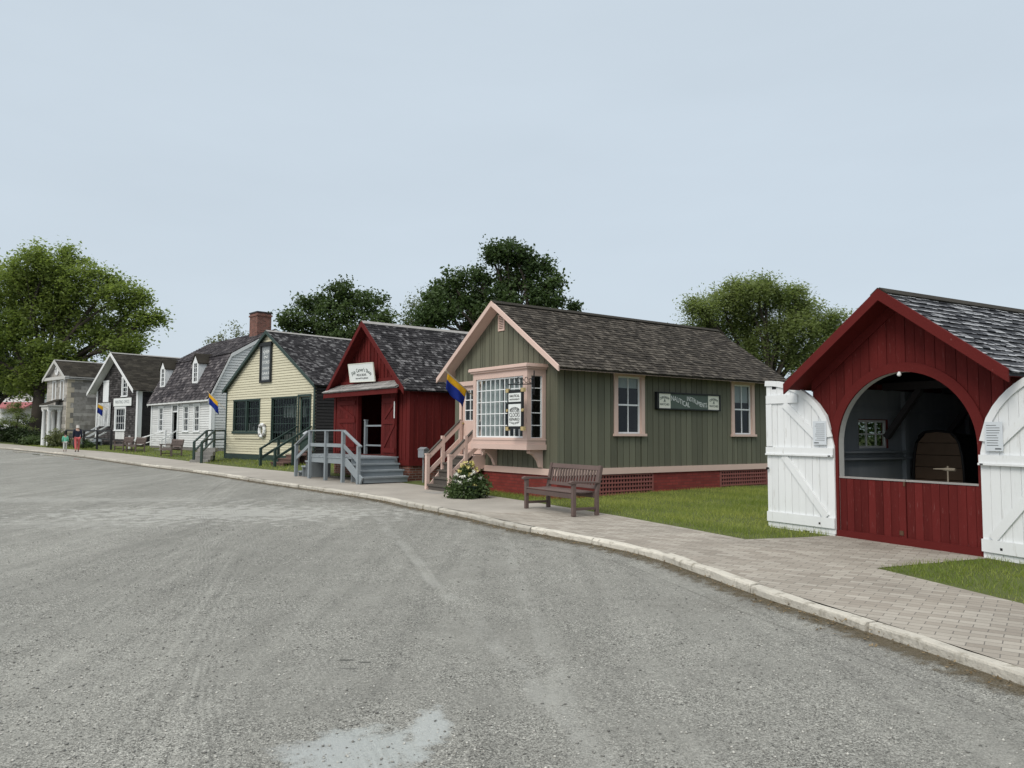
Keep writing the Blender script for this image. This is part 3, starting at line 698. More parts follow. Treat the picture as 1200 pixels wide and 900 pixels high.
for y in (1.6, 3.2, 4.6):
    bm_.bar((-BW + .08, y, bhe - .05), (-.08, y, bhe - .05), .09, .12); bm_.bar((-.1, y, 1.45), (-.75, y, bhe + .35), .08, .09); bm_.bar((-BW + .1, y, 1.45), (-BW + .7, y, bhe - .1), .08, .09)
bm_.build('beam', 'interior_dark', barn)
zr, roof = gable_roof(barn, BW, BD_, bhe, bsl, .40, .2, .18, 'roof_barn', exp=.135, wm=(.10, .2), trim='redtrim', rake=.125, soffit='redtrim', ridge_mat='roof_dark', pale_butt=.03)
# second rake moulding against the gable wall
t = MB(Tfront())
for sg in (-1, 1):
    c = -BW / 2; x = c + sg * BW / 2; dz = .15
    t.prism([(c, .004, bzr - .02), (x, .004, bhe - .02), (x, .004, bhe - .02 - dz), (c, .004, bzr - .02 - dz)], (0, .022, 0), .5)
t.build('rake_moulding', 'redtrim', barn)
# arched casing and its pale reveal
ca = MB(Tfront()); rv = MB(Tfront()); n = 36
pts = [(OPEN_R, 0.)] + [(BC + AR * math.cos(math.pi * i / n), AZ + AR * math.sin(math.pi * i / n)) for i in range(n + 1)] + [(OPEN_L, 0.)]
def off(p, q):
    x, z = p; k = (AR + q) / AR
    return (BC + (x - BC) * k, AZ + (z - AZ) * k) if z > AZ - 1e-6 else (x + (q if x > BC else -q), z)
for a, b in zip(pts[:-1], pts[1:]):
    a_, b_ = a, b; a, b = off(a, -.024), off(b, -.024)
    ca.hexa([(a[0], .004, a[1]), (a[0], .03, a[1]), (*[off(a, .13)[0]], .03, off(a, .13)[1]), (off(a, .13)[0], .004, off(a, .13)[1]),
             (b[0], .004, b[1]), (b[0], .03, b[1]), (off(b, .13)[0], .03, off(b, .13)[1]), (off(b, .13)[0], .004, off(b, .13)[1])], .5)
    a, b = a_, b_
    i0, i1 = off(a, -.022), off(b, -.022)
    rv.hexa([(a[0], -.11, a[1]), (a[0], .002, a[1]), (i0[0], .002, i0[1]), (i0[0], -.11, i0[1]), (b[0], -.11, b[1]), (b[0], .002, b[1]), (i1[0], .002, i1[1]), (i1[0], -.11, i1[1])], .5)
ca.build('arch_casing', 'redtrim', barn); rv.build('arch_reveal', 'reveal', barn)
lamp = MB(); lamp.lathe([(.01, 0), (.02, -.015), (.03, -.04), (.02, -.06), (.004, -.066)], 12, (BC, -.04, AZ + AR - .022)); lamp.build('lamp_bulb', 'white', barn, True)
# half gate in two leaves over a sill
sl = MB(Tfront()); sl.box(-BW - .01, .01, .004, .035, -.12, .11, .5); sl.build('sill_board', 'redtrim', barn)
for a, b in ((OPEN_L + .025, BC + .02), (BC + .03, OPEN_R - .025)):
    g = MB(Tfront()); vboards(g, a, b, .10, lambda u: .86, .115, groove=.006, jit=.004, back=-.07)
    g2 = g.build('half_gate', 'red', barn)
    cp = MB(Tfront()); cp.box(a, b, -.085, .012, .862, .885, .5); cp.build('cap_rail', 'oldwood', g2)
lt = MB(Tfront()); lt.box(BC - .005, BC + .02, .005, .016, .80, .86, .5); lt.box(BC - .075, BC - .02, .004, .016, .14, .20, .5); lt.build('latch', 'rust', barn)
# white arched doors folded back
def leaf(hx, hz, ang, sgn, lab):
    ca_, sa = math.cos(ang), math.sin(ang)
    dx = (sgn * ca_, -sa); nx_ = (-sgn * sa * 0 + (-sgn) * sa * -1 * 0, 0)
    nrm = Vector((-sgn * sa, -ca_)) if True else None
    o3 = Vector((hx, -.055))
    def T(s, w_, v): q = o3 + Vector(dx) * s + nrm * w_; return (q.x, q.y, v + hz)
    DW = 1.24
    topf = lambda s: AZ + math.sqrt(max(1 - (1 - min(max(s, 0), DW) / DW) ** 2, 0)) * AR - .02
    m = MB(T); vboards(m, .0, DW, .04, lambda s: topf(s) - .0, .128, groove=.005, jit=.002, back=-.03)
    m.box(.02, .46, -.028, .0, -.03, .035, .4); m.box(.58, DW - .03, -.028, .0, -.03, .035, .6)
    dr = m.build('door', 'white', barn); 
    if lab: dr['label'] = lab
    r = MB(T)
    r.box(.0, DW, .004, .032, 1.19, 1.29, .5); r.box(.0, DW, .004, .05, 1.165, 1.19, .5)
    r.box(.0, DW, .004, .028, .12, .27, .5)
    r.box(.62, DW - .012, .004, .028, 1.98, 2.11, .5); r.box(DW - .12, DW - .012, .004, .028, 1.30, 1.97, .5)
    r.build('rail', 'white', dr)
    b = MB(T)
    b.bar((.16, .016, .27), (DW - .10, .016, 1.16), .024, .12, up=(0, 0, 1), r=.5) if False else None
    for (s0, v0, s1, v1) in ((.14, .28, .90, 1.16), (.20, 1.38, .88, 1.97)):
        dd = Vector((s1 - s0, v1 - v0)).normalized(); pp = Vector((-dd.y, dd.x)) * .055
        P = [(s0 - pp.x, v0 - pp.y), (s0 + pp.x, v0 + pp.y), (s1 + pp.x, v1 + pp.y), (s1 - pp.x, v1 - pp.y)]
        b.hexa([(P[0][0], .004, P[0][1]), (P[0][0], .027, P[0][1]), (P[1][0], .027, P[1][1]), (P[1][0], .004, P[1][1]), (P[3][0], .004, P[3][1]), (P[3][0], .027, P[3][1]), (P[2][0], .027, P[2][1]), (P[2][0], .004, P[2][1])], .5)
    # rib following the curved top
    q = [(s, topf(s)) for s in np.linspace(.012, DW, 14)]
    for a, c in zip(q[:-1], q[1:]):
        sh = lambda p: (p[0] + .085 * (DW - p[0]) / DW + .01, p[1] - .085 * max((p[1] - AZ) / AR, .15))
        A2, C2 = sh(a), sh(c)
        b.hexa([(a[0], .004, a[1]), (a[0], .026, a[1]), (A2[0], .026, A2[1]), (A2[0], .004, A2[1]), (c[0], .004, c[1]), (c[0], .026, c[1]), (C2[0], .026, C2[1]), (C2[0], .004, C2[1])], .5)
    b.build('brace', 'white', dr)
    pz = MB(T); pz.box(.10, .33, .034, .04, 1.34, 1.69, .5); pp = pz.build('notice', 'paper', dr)
    ln = MB(T)
    for k2 in range(9): ln.box(.125, .125 + random.uniform(.12, .18), .0405, .0415, 1.645 - k2 * .03, 1.651 - k2 * .03, .5)
    ln.box(.23, .31, .0405, .0415, 1.36, 1.374, .5); ln.build('lettering', 'lettering', dr)
    ir = MB(T); ir.box(DW - .2, DW - .12, .001, .006, topf(DW) - .14, topf(DW) - .005, .5); ir.box(.03, .07, .0505, .056, 1.17, 1.185, .5)
    ir.tube([(DW - .04, .03, .95), (DW - .04, .06, .95)], .02, 8); ir.box(.24, .27, .004, .03, .16, .19); ir.build('latch', 'iron', dr)
leaf(OPEN_L - .02, .0, R(1), -1, 'white arched door with a curved top, folded flat against the shed front')
leaf(OPEN_R + .02, -.04, R(9), 1, 'white arched door standing a little away from the shed front')
footprint(barn, BW, BD_)
fB = fmap(barn)

# boats in the shed: two upturned hulls on trestles
def hull(name, label, lx, ly, rz, z, length, beam, depth, mat, inmat):
    e = empty(name, fB(lx, ly, z), barn.rotation_euler.z + rz, label, 'boat', 'upturned boats in the shed')
    m = MB(); n = 12; S = 9; V = []
    for i in range(S):
        t = i / (S - 1); bw = beam / 2 * (1 - .92 * max(0, (t - .35) / .65) ** 2.2) * (.86 + .14 * math.sin(min(t / .35, 1) * math.pi / 2)); h = depth * (1 - .18 * t)
        for j in range(n + 1):
            a = math.pi * j / n; cx = math.cos(a); sx = math.sin(a)
            V.append((bw * math.copysign(abs(cx) ** .5, cx), t * length, h * abs(sx) ** .55))
    F = [(i * (n + 1) + j, i * (n + 1) + j + 1, (i + 1) * (n + 1) + j + 1, (i + 1) * (n + 1) + j) for i in range(S - 1) for j in range(n)]
    m.add(V, F, .5); m.build('hull', mat, e, True)
    tr = MB(); row = V[:n + 1]
    k = 6
    for b in range(k):
        z0, z1 = depth * b / k + .004, depth * (b + 1) / k - .004
        wz = lambda zz: beam / 2 * .86 * max(1 - (zz / depth) ** 4.2, .0) ** .30 - .012
        tr.hexa([(-wz(z0), .03, z0), (-wz(z0), .0, z0), (wz(z0), .0, z0), (wz(z0), .03, z0), (-wz(z1 - .01), .03, z1), (-wz(z1 - .01), .0, z1), (wz(z1 - .01), .0, z1), (wz(z1 - .01), .03, z1)])
    tr.build('transom', inmat, e)
    rm = MB(); rm.tube([(v[0] * 1.0, -.012, v[2]) for v in row], .022, 6); rm.build('rub_rail', mat, e, True)
    return e
hull('upturned_boat', 'upturned boat with a brown planked transom facing the arched opening', OPEN_L + .28, 2.0, R(-4), .42, 2.6, 1.0, 1.14, 'boat_dark', 'boat')
hull('upturned_boat', 'dark upturned hull deeper in the shed behind the brown transom', OPEN_L + 1.0, 2.35, R(-3), .40, 2.4, .8, 1.12, 'boat_dark', 'boat_dark')
ts = MB()
for y in (2.35, 3.9):
    ts.bar((OPEN_L - .2, y, .36), (OPEN_L + 1.5, y, .36), .1, .09)
    for x in (OPEN_L - .1, OPEN_L + 1.4):
        ts.bar((x - .06, y - .15, 0), (x, y, .34), .06, .06); ts.bar((x + .06, y + .15, 0), (x, y, .34), .06, .06)
e = empty('trestle', fB(0, 0, 0), barn.rotation_euler.z, 'low dark trestle under the upturned boats in the shed', 'trestle'); ts.build('frame', 'interior_dark', e)
sp = MB(); c0 = (OPEN_L + .90, 1.15); sp.tube([(c0[0] - .17, c0[1], 1.0), (c0[0] - .05, c0[1], 1.003), (c0[0] + .02, c0[1], 1.0), (c0[0] + .15, c0[1], 1.0)], [.008, .012, .024, .022], 8)
sp.tube([(c0[0] + .04, c0[1], 1.05), (c0[0] + .04, c0[1], 0)], .011, 6)
e = empty('winch_handle', fB(0, 0, 0), barn.rotation_euler.z, 'pale wooden crank handle on a thin post in front of the dark boat', 'handle'); sp.build('handle_bar', 'palewood', e)

# ------------------------------------------------------------------ green shop with pink trim
k = 1.065
GP, GD = (.94 * k, 15.86 * k), Vector((.5883, -.8087)); gz0 = .226
gr = house('sage_green_shop', 'sage green board shop with pink trim and a small-paned bay in front', 'shop', GP, GD, gz0)
W, D, he, sl_ = 4.0 * k, 7.3 * k, 2.88 * k, .68
c = -W / 2; zr_ = he + W / 2 * sl_; top = lambda x: zr_ - abs(x - c) * sl_ - .02
f0 = .57 * k
bayh = [(-2.42 * k, -.38 * k, 1.02 * k, 2.68 * k), (-3.66 * k, -2.78 * k, .80 * k, 2.46 * k)]
m = MB(Tfront()); vboards(m, -W, 0, f0, top, .20, holes=bayh, groove=.018, jit=.003); m.build('wall', 'green', gr)
sw = [(1.70 * k, 2.42 * k, 1.32 * k, 2.60 * k), (5.70 * k, 6.40 * k, 1.32 * k, 2.58 * k)]
m = MB(Tside); vboards(m, 0, D, f0, lambda u: he - .01, .20, holes=sw, groove=.018, jit=.003); m.build('wall', 'green', gr)
m = MB(Tleft(W)); vboards(m, 0, D, f0, lambda u: he - .01, .20, groove=.018); m.build('wall', 'green', gr)
m = MB(Tback(D)); vboards(m, -W, 0, f0, top, .20, groove=.018); m.build('wall', 'green', gr)
zr, roof = gable_roof(gr, W, D, he, sl_, .30, .28, .40 * k, 'roof_green', exp=.125, wm=(.08, .17), trim='pink', rake=.105, soffit='pink', ridge_mat='roof_dark', back_rake=False)
m = MB()
m.box(-W - .03, .03, -.03, -.002, .44 * k, .575 * k); m.box(.002, .03, 0, D, .44 * k, .575 * k); m.box(-W - .03, -W - .002, 0, D, .44 * k, .575 * k)
m.build('skirt_board', 'pink', gr)
m = MB(Tfront()); m.box(-W, 0, -.15, -.01, -.5, .438 * k); m.T = Tside
for a, b in ((.001, 1.04 * k), (2.82 * k, 5.14 * k), (7.0 * k, D)): m.box(a, b, -.15, -.01, -.5, .438 * k)
m.T = Tleft(W); m.box(.0, D, -.15, -.01, -.5, .438 * k); m.T = Tback(D); m.box(-W, 0, -.15, -.01, -.5, .438 * k)
m.build('foundation', 'brickred', gr)
for a, b in ((1.04 * k, 2.82 * k), (5.14 * k, 7.0 * k)):
    m = MB(Tside); z0, z1 = -.02, .43 * k
    m.box(a, b, -.03, .004, z0 - .1, z0 + .035, .5); m.box(a, b, -.03, .004, z1 - .03, z1, .5); m.box(a, a + .04, -.03, .004, z0, z1, .5); m.box(b - .04, b, -.03, .004, z0, z1, .5)
    x = a + .05
    while x < b - .05: m.box(x, x + .038, -.022, -.008, z0, z1); x += .095
    z = z0 + .075
    while z < z1 - .03: m.box(a, b, -.008, -.001, z, z + .038); z += .095
    lat = m.build('vent_lattice', 'lattice', gr)
    q = MB(Tside); q.box(a, b, -.5, -.45, -.4, z1, .3); q.build('backing', 'interior_dark', lat)
for i, h in enumerate(sw):
    window(gr, Tside, *h, 'pink', 'white', nx=2, ny=2, cas=.115, curtain=(.02, .98, .80) if i == 0 else (.02, .98, .64), sill=True, glass='glass')
# gable vent
m = MB(Tfront()); a, b, z0, z1 = c - .10, c + .10, 3.68 * k, 4.0 * k
m.box(a - .03, a, .002, .03, z0, z1); m.box(b, b + .03, .002, .03, z0, z1); m.box(a - .03, b + .03, .002, .03, z0 - .03, z0); m.box(a - .03, b + .03, .002, .035, z1, z1 + .03)
for i in range(8): z = z0 + (z1 - z0) * i / 8; m.hexa([(a, .004, z + .012), (a, .024, z), (b, .024, z), (b, .004, z + .012), (a, .004, z + .03), (a, .024, z + .018), (b, .024, z + .018), (b, .004, z + .03)])
m.build('gable_vent', 'pink', gr)
# bay window
BU0, BU1, BO = -2.42 * k, -.38 * k, .5 * k
bz0, bz1 = 1.22 * k, 2.52 * k
m = MB(Tfront())
m.box(BU0, BU1, .004, BO, 1.08 * k, bz0); m.box(BU0 - .03, BU1 + .03, .004, BO + .03, .97 * k, 1.08 * k); m.box(BU0 - .015, BU1 + .015, .004, BO + .015, 1.165 * k, 1.195 * k)
m.box(BU0 - .0, BU1 + .0, .004, BO, bz1, 2.66 * k); m.box(BU0 - .05, BU1 + .05, .004, BO + .05, 2.66 * k, 2.70 * k); m.box(BU0 - .09, BU1 + .09, .004, BO + .09, 2.70 * k, 2.75 * k)
m.prism([(BU0 - .08, BO + .08, 2.75 * k), (BU1 + .08, BO + .08, 2.75 * k), (BU1 + .08, .004, 2.75 * k), (BU0 - .08, .004, 2.75 * k)], (0, 0, .02), .5)
ps = .115
m.box(BU0, BU0 + ps, BO - ps, BO, bz0, bz1); m.box(BU1 - ps * 1.35, BU1, BO - ps, BO, bz0, bz1); m.box(BU0, BU0 + .08, .004, .09, bz0, bz1); m.box(BU1 - .08, BU1, .004, .09, bz0, bz1)
bay = m.build('bay_window', 'pink', gr)
s = MB(Tfront()); a, b = BU0 + ps, BU1 - ps * 1.35; y0, y1 = BO - .07, BO - .04; mm = .010
s.box(a, a + .035, y0 - .01, y1 + .01, bz0, bz1, .5); s.box(b - .035, b, y0 - .01, y1 + .01, bz0, bz1, .5); s.box(a, b, y0 - .008, y1 + .008, bz0, bz0 + .035, .5); s.box(a, b, y0 - .008, y1 + .008, bz1 - .035, bz1, .5)
nx, ny = 10, 5
for i in range(1, nx): x = a + (b - a) * i / nx; s.box(x - mm, x + mm, y0, y1, bz0 + .035, bz1 - .035, .5)
for j in range(1, ny): z = bz0 + (bz1 - bz0) * j / ny; s.box(a + .035, b - .035, y0 + .004, y1 - .003, z - mm, z + mm, .5)
for xs_ in (BU1 - .055, BU0 + .025):
    y0_, y1_ = .092, BO - ps
    s.box(xs_, xs_ + .03, y0_, y0_ + .03, bz0, bz1, .5); s.box(xs_, xs_ + .03, y1_ - .03, y1_, bz0, bz1, .5)
    for j in range(0, ny + 1): z = bz0 + (bz1 - bz0) * j / ny; s.box(xs_ + .003, xs_ + .027, y0_ + .03, y1_ - .03, max(z - mm, bz0), min(z + mm, bz1), .5)
s.build('sash', 'white', bay)
g = MB(Tfront()); g.sheet(a, b, BO - .055, bz0 + .01, bz1 - .01)
for xx in (BU1 - .04, BU0 + .04): g.add([(xx, .1, bz0 + .01), (xx, BO - ps, bz0 + .01), (xx, BO - ps, bz1 - .01), (xx, .1, bz1 - .01)], [(0, 1, 2, 3)])
g.build('pane', 'glass', bay)
q = MB(Tfront())
def drape(mb, x0, x1, y, z0, z1, n, amp):
    for i in range(n):
        a_, b_ = x0 + (x1 - x0) * i / n, x0 + (x1 - x0) * (i + 1) / n; ya, yb = y + amp * math.sin(i * 1.9), y + amp * math.sin((i + 1) * 1.9)
        mb.hexa([(a_, ya - .004, z0), (a_, ya, z0), (b_, yb, z0), (b_, yb - .004, z0), (a_, ya - .004, z1), (a_, ya, z1), (b_, yb, z1), (b_, yb - .004, z1)], .5)
drape(q, BU0 + .14, BU0 + .98 * k, .36, bz0, bz1, 24, .025); drape(q, BU0 + .98 * k, BU1 - .22, .30, bz0 + .80, bz1, 20, .02)
q.build('curtain', 'curtain', bay)
q = MB(Tfront())
for xx in (-2.2 * k, -.52 * k):
    q.prism([(xx - .05, .004, .968 * k), (xx - .05, .36, .968 * k), (xx - .05, .36, .90 * k), (xx - .05, .24, .85 * k), (xx - .05, .13, .74 * k), (xx - .05, .07, .60 * k), (xx - .05, .004, .58 * k)], (.10, 0, 0), .5)
    q.tube([(xx - .065, .34, .925 * k), (xx + .065, .34, .925 * k)], .045, 10)
q.build('bracket', 'pink', bay)
# entrance door, landing and stair
du0, du1, dz0, dz1 = -3.66 * k, -2.78 * k, .82 * k, 2.46 * k
m = MB(Tfront()); m.box(du0 - .1, du0, .004, .035, dz0, dz1); m.box(du1, du1 + .1, .004, .035, dz0, dz1); m.box(du0 - .13, du1 + .13, .004, .06, dz1, dz1 + .11)
cas = m.build('door_casing', 'pink', gr)
m = MB(Tfront()); zg0, zg1 = 1.62 * k, 2.36 * k; e_ = .11
m.box(du0, du1, -.05, -.015, dz0, zg0); m.box(du0, du1, -.05, -.015, zg1, dz1); m.box(du0, du0 + e_, -.05, -.015, zg0, zg1); m.box(du1 - e_, du1, -.05, -.015, zg0, zg1)
m.box(du0 + e_, du1 - e_, -.015, -.005, dz0 + .12, dz0 + .38, .5); m.box(du0 + e_, du1 - e_, -.015, -.005, dz0 + .46, zg0 - .1, .5)
dr = m.build('door', 'pink', gr)
m = MB(Tfront()); a, b = du0 + e_, du1 - e_
for i in range(0, 4): x = a + (b - a) * i / 3; m.box(x - .012, x + .012, -.045, -.018, zg0, zg1, .5)
for j in range(0, 4): z = zg0 + (zg1 - zg0) * j / 3; m.box(a, b, -.043, -.02, z - .012, z + .012, .5)
m.build('sash', 'white', dr); m = MB(Tfront()); m.sheet(a, b, -.034, zg0, zg1); m.build('pane', 'glass', dr)
m = MB(Tfront()); m.tube([(du0 + .06, -.01, 1.55 * k), (du0 + .06, .04, 1.55 * k)], .022, 8); m.build('knob', 'gold', dr)
su0, su1 = -3.62 * k, -2.66 * k; sz = .80 * k; so0, so1 = .30, 1.04
m = MB(Tfront()); m.box(su0, su1, .01, so0, sz - .06, sz)
st = m.build('front_stair', 'pink', gr)
m = MB(Tfront()); steps(m, su0 + .02, su1 - .02, so0, so1, -.05, sz - .02, 5); m.build('tread', 'floorwood', st)
m = MB(Tfront())
for x in (su0 + .0, su1 + .0):
    m.prism([(x - .02, so0, sz), (x - .02, so1 + .05, .02), (x - .02, so1 + .05, -.1), (x - .02, so0 - .3, sz - .28), (x - .02, so0 - .3, sz)], (.04, 0, 0), .5)
    x2 = x + (.03 if x > su0 + .2 else -.03)
    m.box(x2 - .045, x2 + .045, so1 - .05, so1 + .04, -.2, .80 * k); m.box(x2 - .055, x2 + .055, so1 - .06, so1 + .05, .80 * k, .83 * k)
    m.box(x2 - .04, x2 + .04, so0 - .28, so0 - .2, sz, 1.62 * k); m.box(x2 - .04, x2 + .04, so0 + .25, so0 + .33, .3, 1.25 * k)
    m.bar((x2, so1 - .01, .74 * k), (x2, so0 - .24, 1.56 * k), .06, .13, r=.5); m.bar((x2, so1 - .01, .36 * k), (x2, so0 - .24, 1.16 * k), .04, .10, r=.5)
m.build('handrail', 'pink', st)
m = MB(Tfront())
for x in (su0 - .03, su1 + .03): m.bar((x, so1 + .0, .815 * k), (x, so0 - .24, 1.635 * k), .075, .03, r=.5)
m.build('rail_cap', 'floorwood', st)
m = MB(Tfront()); m.box(su0 - .2, su1 + .2, so1 + .0, so1 + .5, -.25, -.02); m.build('stone_slab', 'stepstone', st)
footprint(gr, W, D)
# interior back wall so that the room reads dark
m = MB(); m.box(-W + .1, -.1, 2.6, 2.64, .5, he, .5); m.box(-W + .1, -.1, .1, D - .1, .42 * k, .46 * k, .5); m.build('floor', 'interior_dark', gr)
fG = fmap(gr); GRZ = gr.rotation_euler.z
# long wall sign
e = empty('shop_wall_sign', fG(.0, 0, 0), GRZ, 'long black framed sign with a green middle and cream ends on the green side wall', 'sign')
a, b, z0, z1 = 2.87 * k, 5.10 * k, 1.88 * k, 2.28 * k
m = MB(Tside); m.box(a, b, .004, .03, z0, z1, .5); m.box(a, b, .03, .09, z1 - .035, z1, .5); m.box(a, b, .03, .09, z0, z0 + .03, .5); m.box(a, a + .07, .03, .09, z0, z1, .5); m.box(b - .035, b, .03, .09, z0, z1, .5)
m.build('frame', 'sign_black', e)
A1, B1 = a + .07, b - .035; t1, t2 = A1 + .43, B1 - .43
m = MB(Tside); m.box(t1, t2, .031, .06, z0 + .03, z1 - .035, .5); m.build('green_panel', 'sign_green', e)
for x0, x1 in ((A1, t1), (t2, B1)):
    m = MB(Tside); m.box(x0, x1, .031, .062, z0 + .03, z1 - .035, .5); pn = m.build('cream_panel', 'sign_cream', e)
    cx = (x0 + x1) / 2; cz = (z0 + z1) / 2
    TT = lambda px_, pz_: (lambda x, y, z: (.0625 + z, px_ + x, pz_ + y))
    text('CHRONOM', .085, TT(cx, cz + .085), 'lettergreen', pn, .33, arc(.28)); text('WATCHES', .075, TT(cx, cz - .09), 'lettergreen', pn, .34)
    m = MB(Tside); m.prism([(cx - .02, .0625, cz - .01), (cx + .03, .0625, cz - .01), (cx + .01, .0625, cz + .06)], (0, .003, 0)); m.box(cx - .035, cx + .04, .0625, .0655, cz - .03, cz - .018); m.build('emblem', 'lettergreen', pn)
cz = (z0 + z1) / 2
text('NAUTICAL', .20, lambda x, y, z: (.0605 + z, t1 + .36 + x, cz + y), 'letterwhite', e, .68, lambda x, y: (x, y * .9 + .075 * math.cos((x + .3) * 5.0) - .01))
text('INSTRUMENTS', .18, lambda x, y, z: (.0605 + z, t1 + .98 + x, cz + y), 'letterwhite', e, .76, lambda x, y: (x, y * .9 + .075 * math.cos((x + .33) * 5.2) - .005))
# hanging sign on an iron bracket
e = empty('hanging_trade_sign', fG(0, 0, 0), GRZ, 'black hanging trade sign with white panels and gilt corners before the bay of panes', 'sign')
cx, o_ = -.40 * k, .78 * k; z0, z1 = 1.40 * k, 2.20 * k; hw = .28
TS = lambda u, w_, v: (cx + w_, -o_ - u, v) if False else (cx + u, -o_ - w_, v)
m = MB(TS); m.box(-hw, hw, -.02, .02, z0, z1, .5); m.build('board', 'sign_black', e)
m = MB(TS); m.box(-hw + .055, hw - .055, -.024, .026, z1 - .26, z1 - .07, .5); p1 = m.build('upper_panel', 'sign_white', e)
m = MB(TS); m.box(-hw + .055, hw - .055, -.024, .026, z0 + .06, z1 - .31, .5); p2 = m.build('lower_panel', 'sign_white', e)
F_ = lambda zc: (lambda x, y, z: (cx + x, -o_ - .0265 - z, zc + y))
text('NAUTICAL', .085, F_(z1 - .135), 'lettering', p1, .36); text('INSTRUMENTS', .05, F_(z1 - .21), 'lettering', p1, .36)
zc = z1 - .31
text('CHRONOMETERS', .055, F_(zc - .085), 'lettering', p2, .33, arc(.35)); text('WATCHES', .10, F_(zc - .15), 'lettering', p2, .37); text('CLOCKS', .125, F_(zc - .24), 'lettering', p2, .38)
text('REPAIRED', .09, F_(zc - .335), 'lettering', p2, .37); text('& ADJUSTED', .055, F_(zc - .42), 'lettering', p2, .36, lambda x, y: (x, y + x * x * .9))
m = MB(TS)
for sx in (-1, 1):
    for zz in (z0, z1):
        dz = .035 if zz == z1 else -.035
        m.box(sx * hw - .05, sx * hw + .05, -.03, .034, zz - .05 if dz > 0 else zz - .035, zz + .035 if dz > 0 else zz + .05, .5)
    m.tube([(sx * (hw + .0), .0, (z0 + z1) / 2 - .02), (sx * (hw + .0), .034, (z0 + z1) / 2 - .02)], .035, 8)
m.build('gilt_corner', 'gold', e)
m = MB(); xw = cx + .30; zt = z1 + .13
m.tube([(xw, -BO - .02, z1 - .1), (xw, -BO - .02, z1 + .42)], .014, 6); m.bar((xw, -BO - .02, zt), (cx - .28, -o_, zt), .022, .022)
for i in range(5):
    r0 = .05 + .01 * (i % 2); q = [(xw - .06 - i * .085 + r0 * math.cos(t), -BO - .03 - (o_ - BO) * (i + 1) / 6.5, zt + .07 + .02 * (i % 2) + r0 * math.sin(t)) for t in np.linspace(0, 5.4, 12)]
    m.tube(q, .008, 5)
for sx in (-.2, .2): m.tube([(cx + sx, -o_, zt), (cx + sx, -o_, z1)], .007, 5)
m.build('scroll_bracket', 'iron', e)

# ------------------------------------------------------------------ flags
def flag(name, label, f, base, tip, rz, drop, frac, shift=(-.05, 0), group='blue and yellow flags on the shop fronts'):
    e = empty(name, f(0, 0, 0), rz, label, 'flag', group)
    b, t = Vector(base), Vector(tip); m = MB(); m.tube([b, t + (t - b) * .06], .014, 6); m.lathe([(.0, .05), (.025, .03), (.025, 0), (0, -.02)], 8, tuple(t + (t - b) * .06)); m.build('pole', 'palewood', e)
    s0 = b + (t - b) * .46; nu, nv = 14, 10; d = t - s0; side = Vector((d.y, -d.x, 0)).normalized()
    def P(i, j):
        u, v = i / nu, j / nv; q = s0 + d * u; amp = .05 * v
        return tuple(q + Vector((shift[0] * v * 2, shift[1] * v * 2, -drop * v * (1 - .12 * u))) + side * amp * math.sin(u * 9 + v * 2) + d * (-.06 * v * math.sin(u * 3.1)))
    for nm, j0, j1, mt in (('upper_stripe', 0, int(nv * frac), 'gold_cloth'), ('lower_stripe', int(nv * frac), nv, 'blue')):
        c_ = MB()
        V = [P(i, j) for j in range(j0, j1 + 1) for i in range(nu + 1)]; w_ = nu + 1
        V2 = [(x, y, z) for x, y, z in V]; c_.add(V2, [(j * w_ + i, j * w_ + i + 1, (j + 1) * w_ + i + 1, (j + 1) * w_ + i) for j in range(j1 - j0) for i in range(nu)])
        o = c_.build(nm, mt, e, True); sd = o.modifiers.new('cloth_thickness', 'SOLIDIFY'); sd.thickness = .003
    return e
flag('wall_flag', 'blue and yellow flag hanging above the pink stair of the green shop', fG, (-2.72 * k, -.05, 2.0 * k), (-2.72 * k, -1.06, 2.68 * k), GRZ, .44, .48, (-.02, -.03))

# ------------------------------------------------------------------ red shop
RP, RD = (-2.96, 22.37), Vector((.63, -.7766)); rz0 = .31
rd = house('red_gabled_shop', 'small barn red gabled shop with its double doors open and a grey shingled awning', 'shop', RP, RD, rz0)
W, D, he, sl_ = 4.85, 5.4, 2.67, .86; c = -W / 2; zr_ = he + W / 2 * sl_; top = lambda x: zr_ - abs(x - c) * sl_ - .02
hl = [(-3.14, -1.60, .64, 2.52)]
m = MB(Tfront()); vboards(m, -W, 0, .40, top, .22, holes=hl, groove=.014, jit=.003, batten=.045); m.build('wall', 'red', rd)
for T_, u0, u1, tf in ((Tside, 0, D, lambda u: he - .01), (Tleft(W), 0, D, lambda u: he - .01), (Tback(D), -W, 0, top)):
    m = MB(T_); vboards(m, u0, u1, .40, tf, .26, groove=.012, batten=.045); m.build('wall', 'red', rd)
gable_roof(rd, W, D, he, sl_, .32, .2, .17, 'roof_red', exp=.125, wm=(.08, .17), trim='redtrim', rake=.13, soffit='redtrim', ridge_mat='oldwood')
m = MB(Tfront()); m.box(-W, 0, -.15, -.012, -.5, .40); m.T = Tside; m.box(0.001, D, -.15, -.012, -.5, .40); m.T = Tleft(W); m.box(.001, D, -.15, -.012, -.5, .40); m.build('foundation', 'brick', rd)
m = MB(Tfront()); m.box(-W - .02, .02, .005, .03, .36, .52); m.box(-.11, .025, .005, .028, .52, he - .1); m.box(-W - .025, -W + .11, .005, .028, .52, he - .1); m.T = Tside; m.box(-.0, D, .005, .03, .36, .52); m.box(0.002, .11, .005, .025, .52, he - .1)
m.build('corner_board', 'redtrim', rd)
m = MB(); m.box(-W + .1, -.1, .06, D - .1, .52, .62, .5); m.build('floor', 'floorwood', rd)
m = MB(); m.box(-W + .08, -.08, 3.0, 3.04, .6, he, .5); m.build('lining', 'interior_dark', rd)
m = MB(Tfront()); a, b, z0, z1 = hl[0]
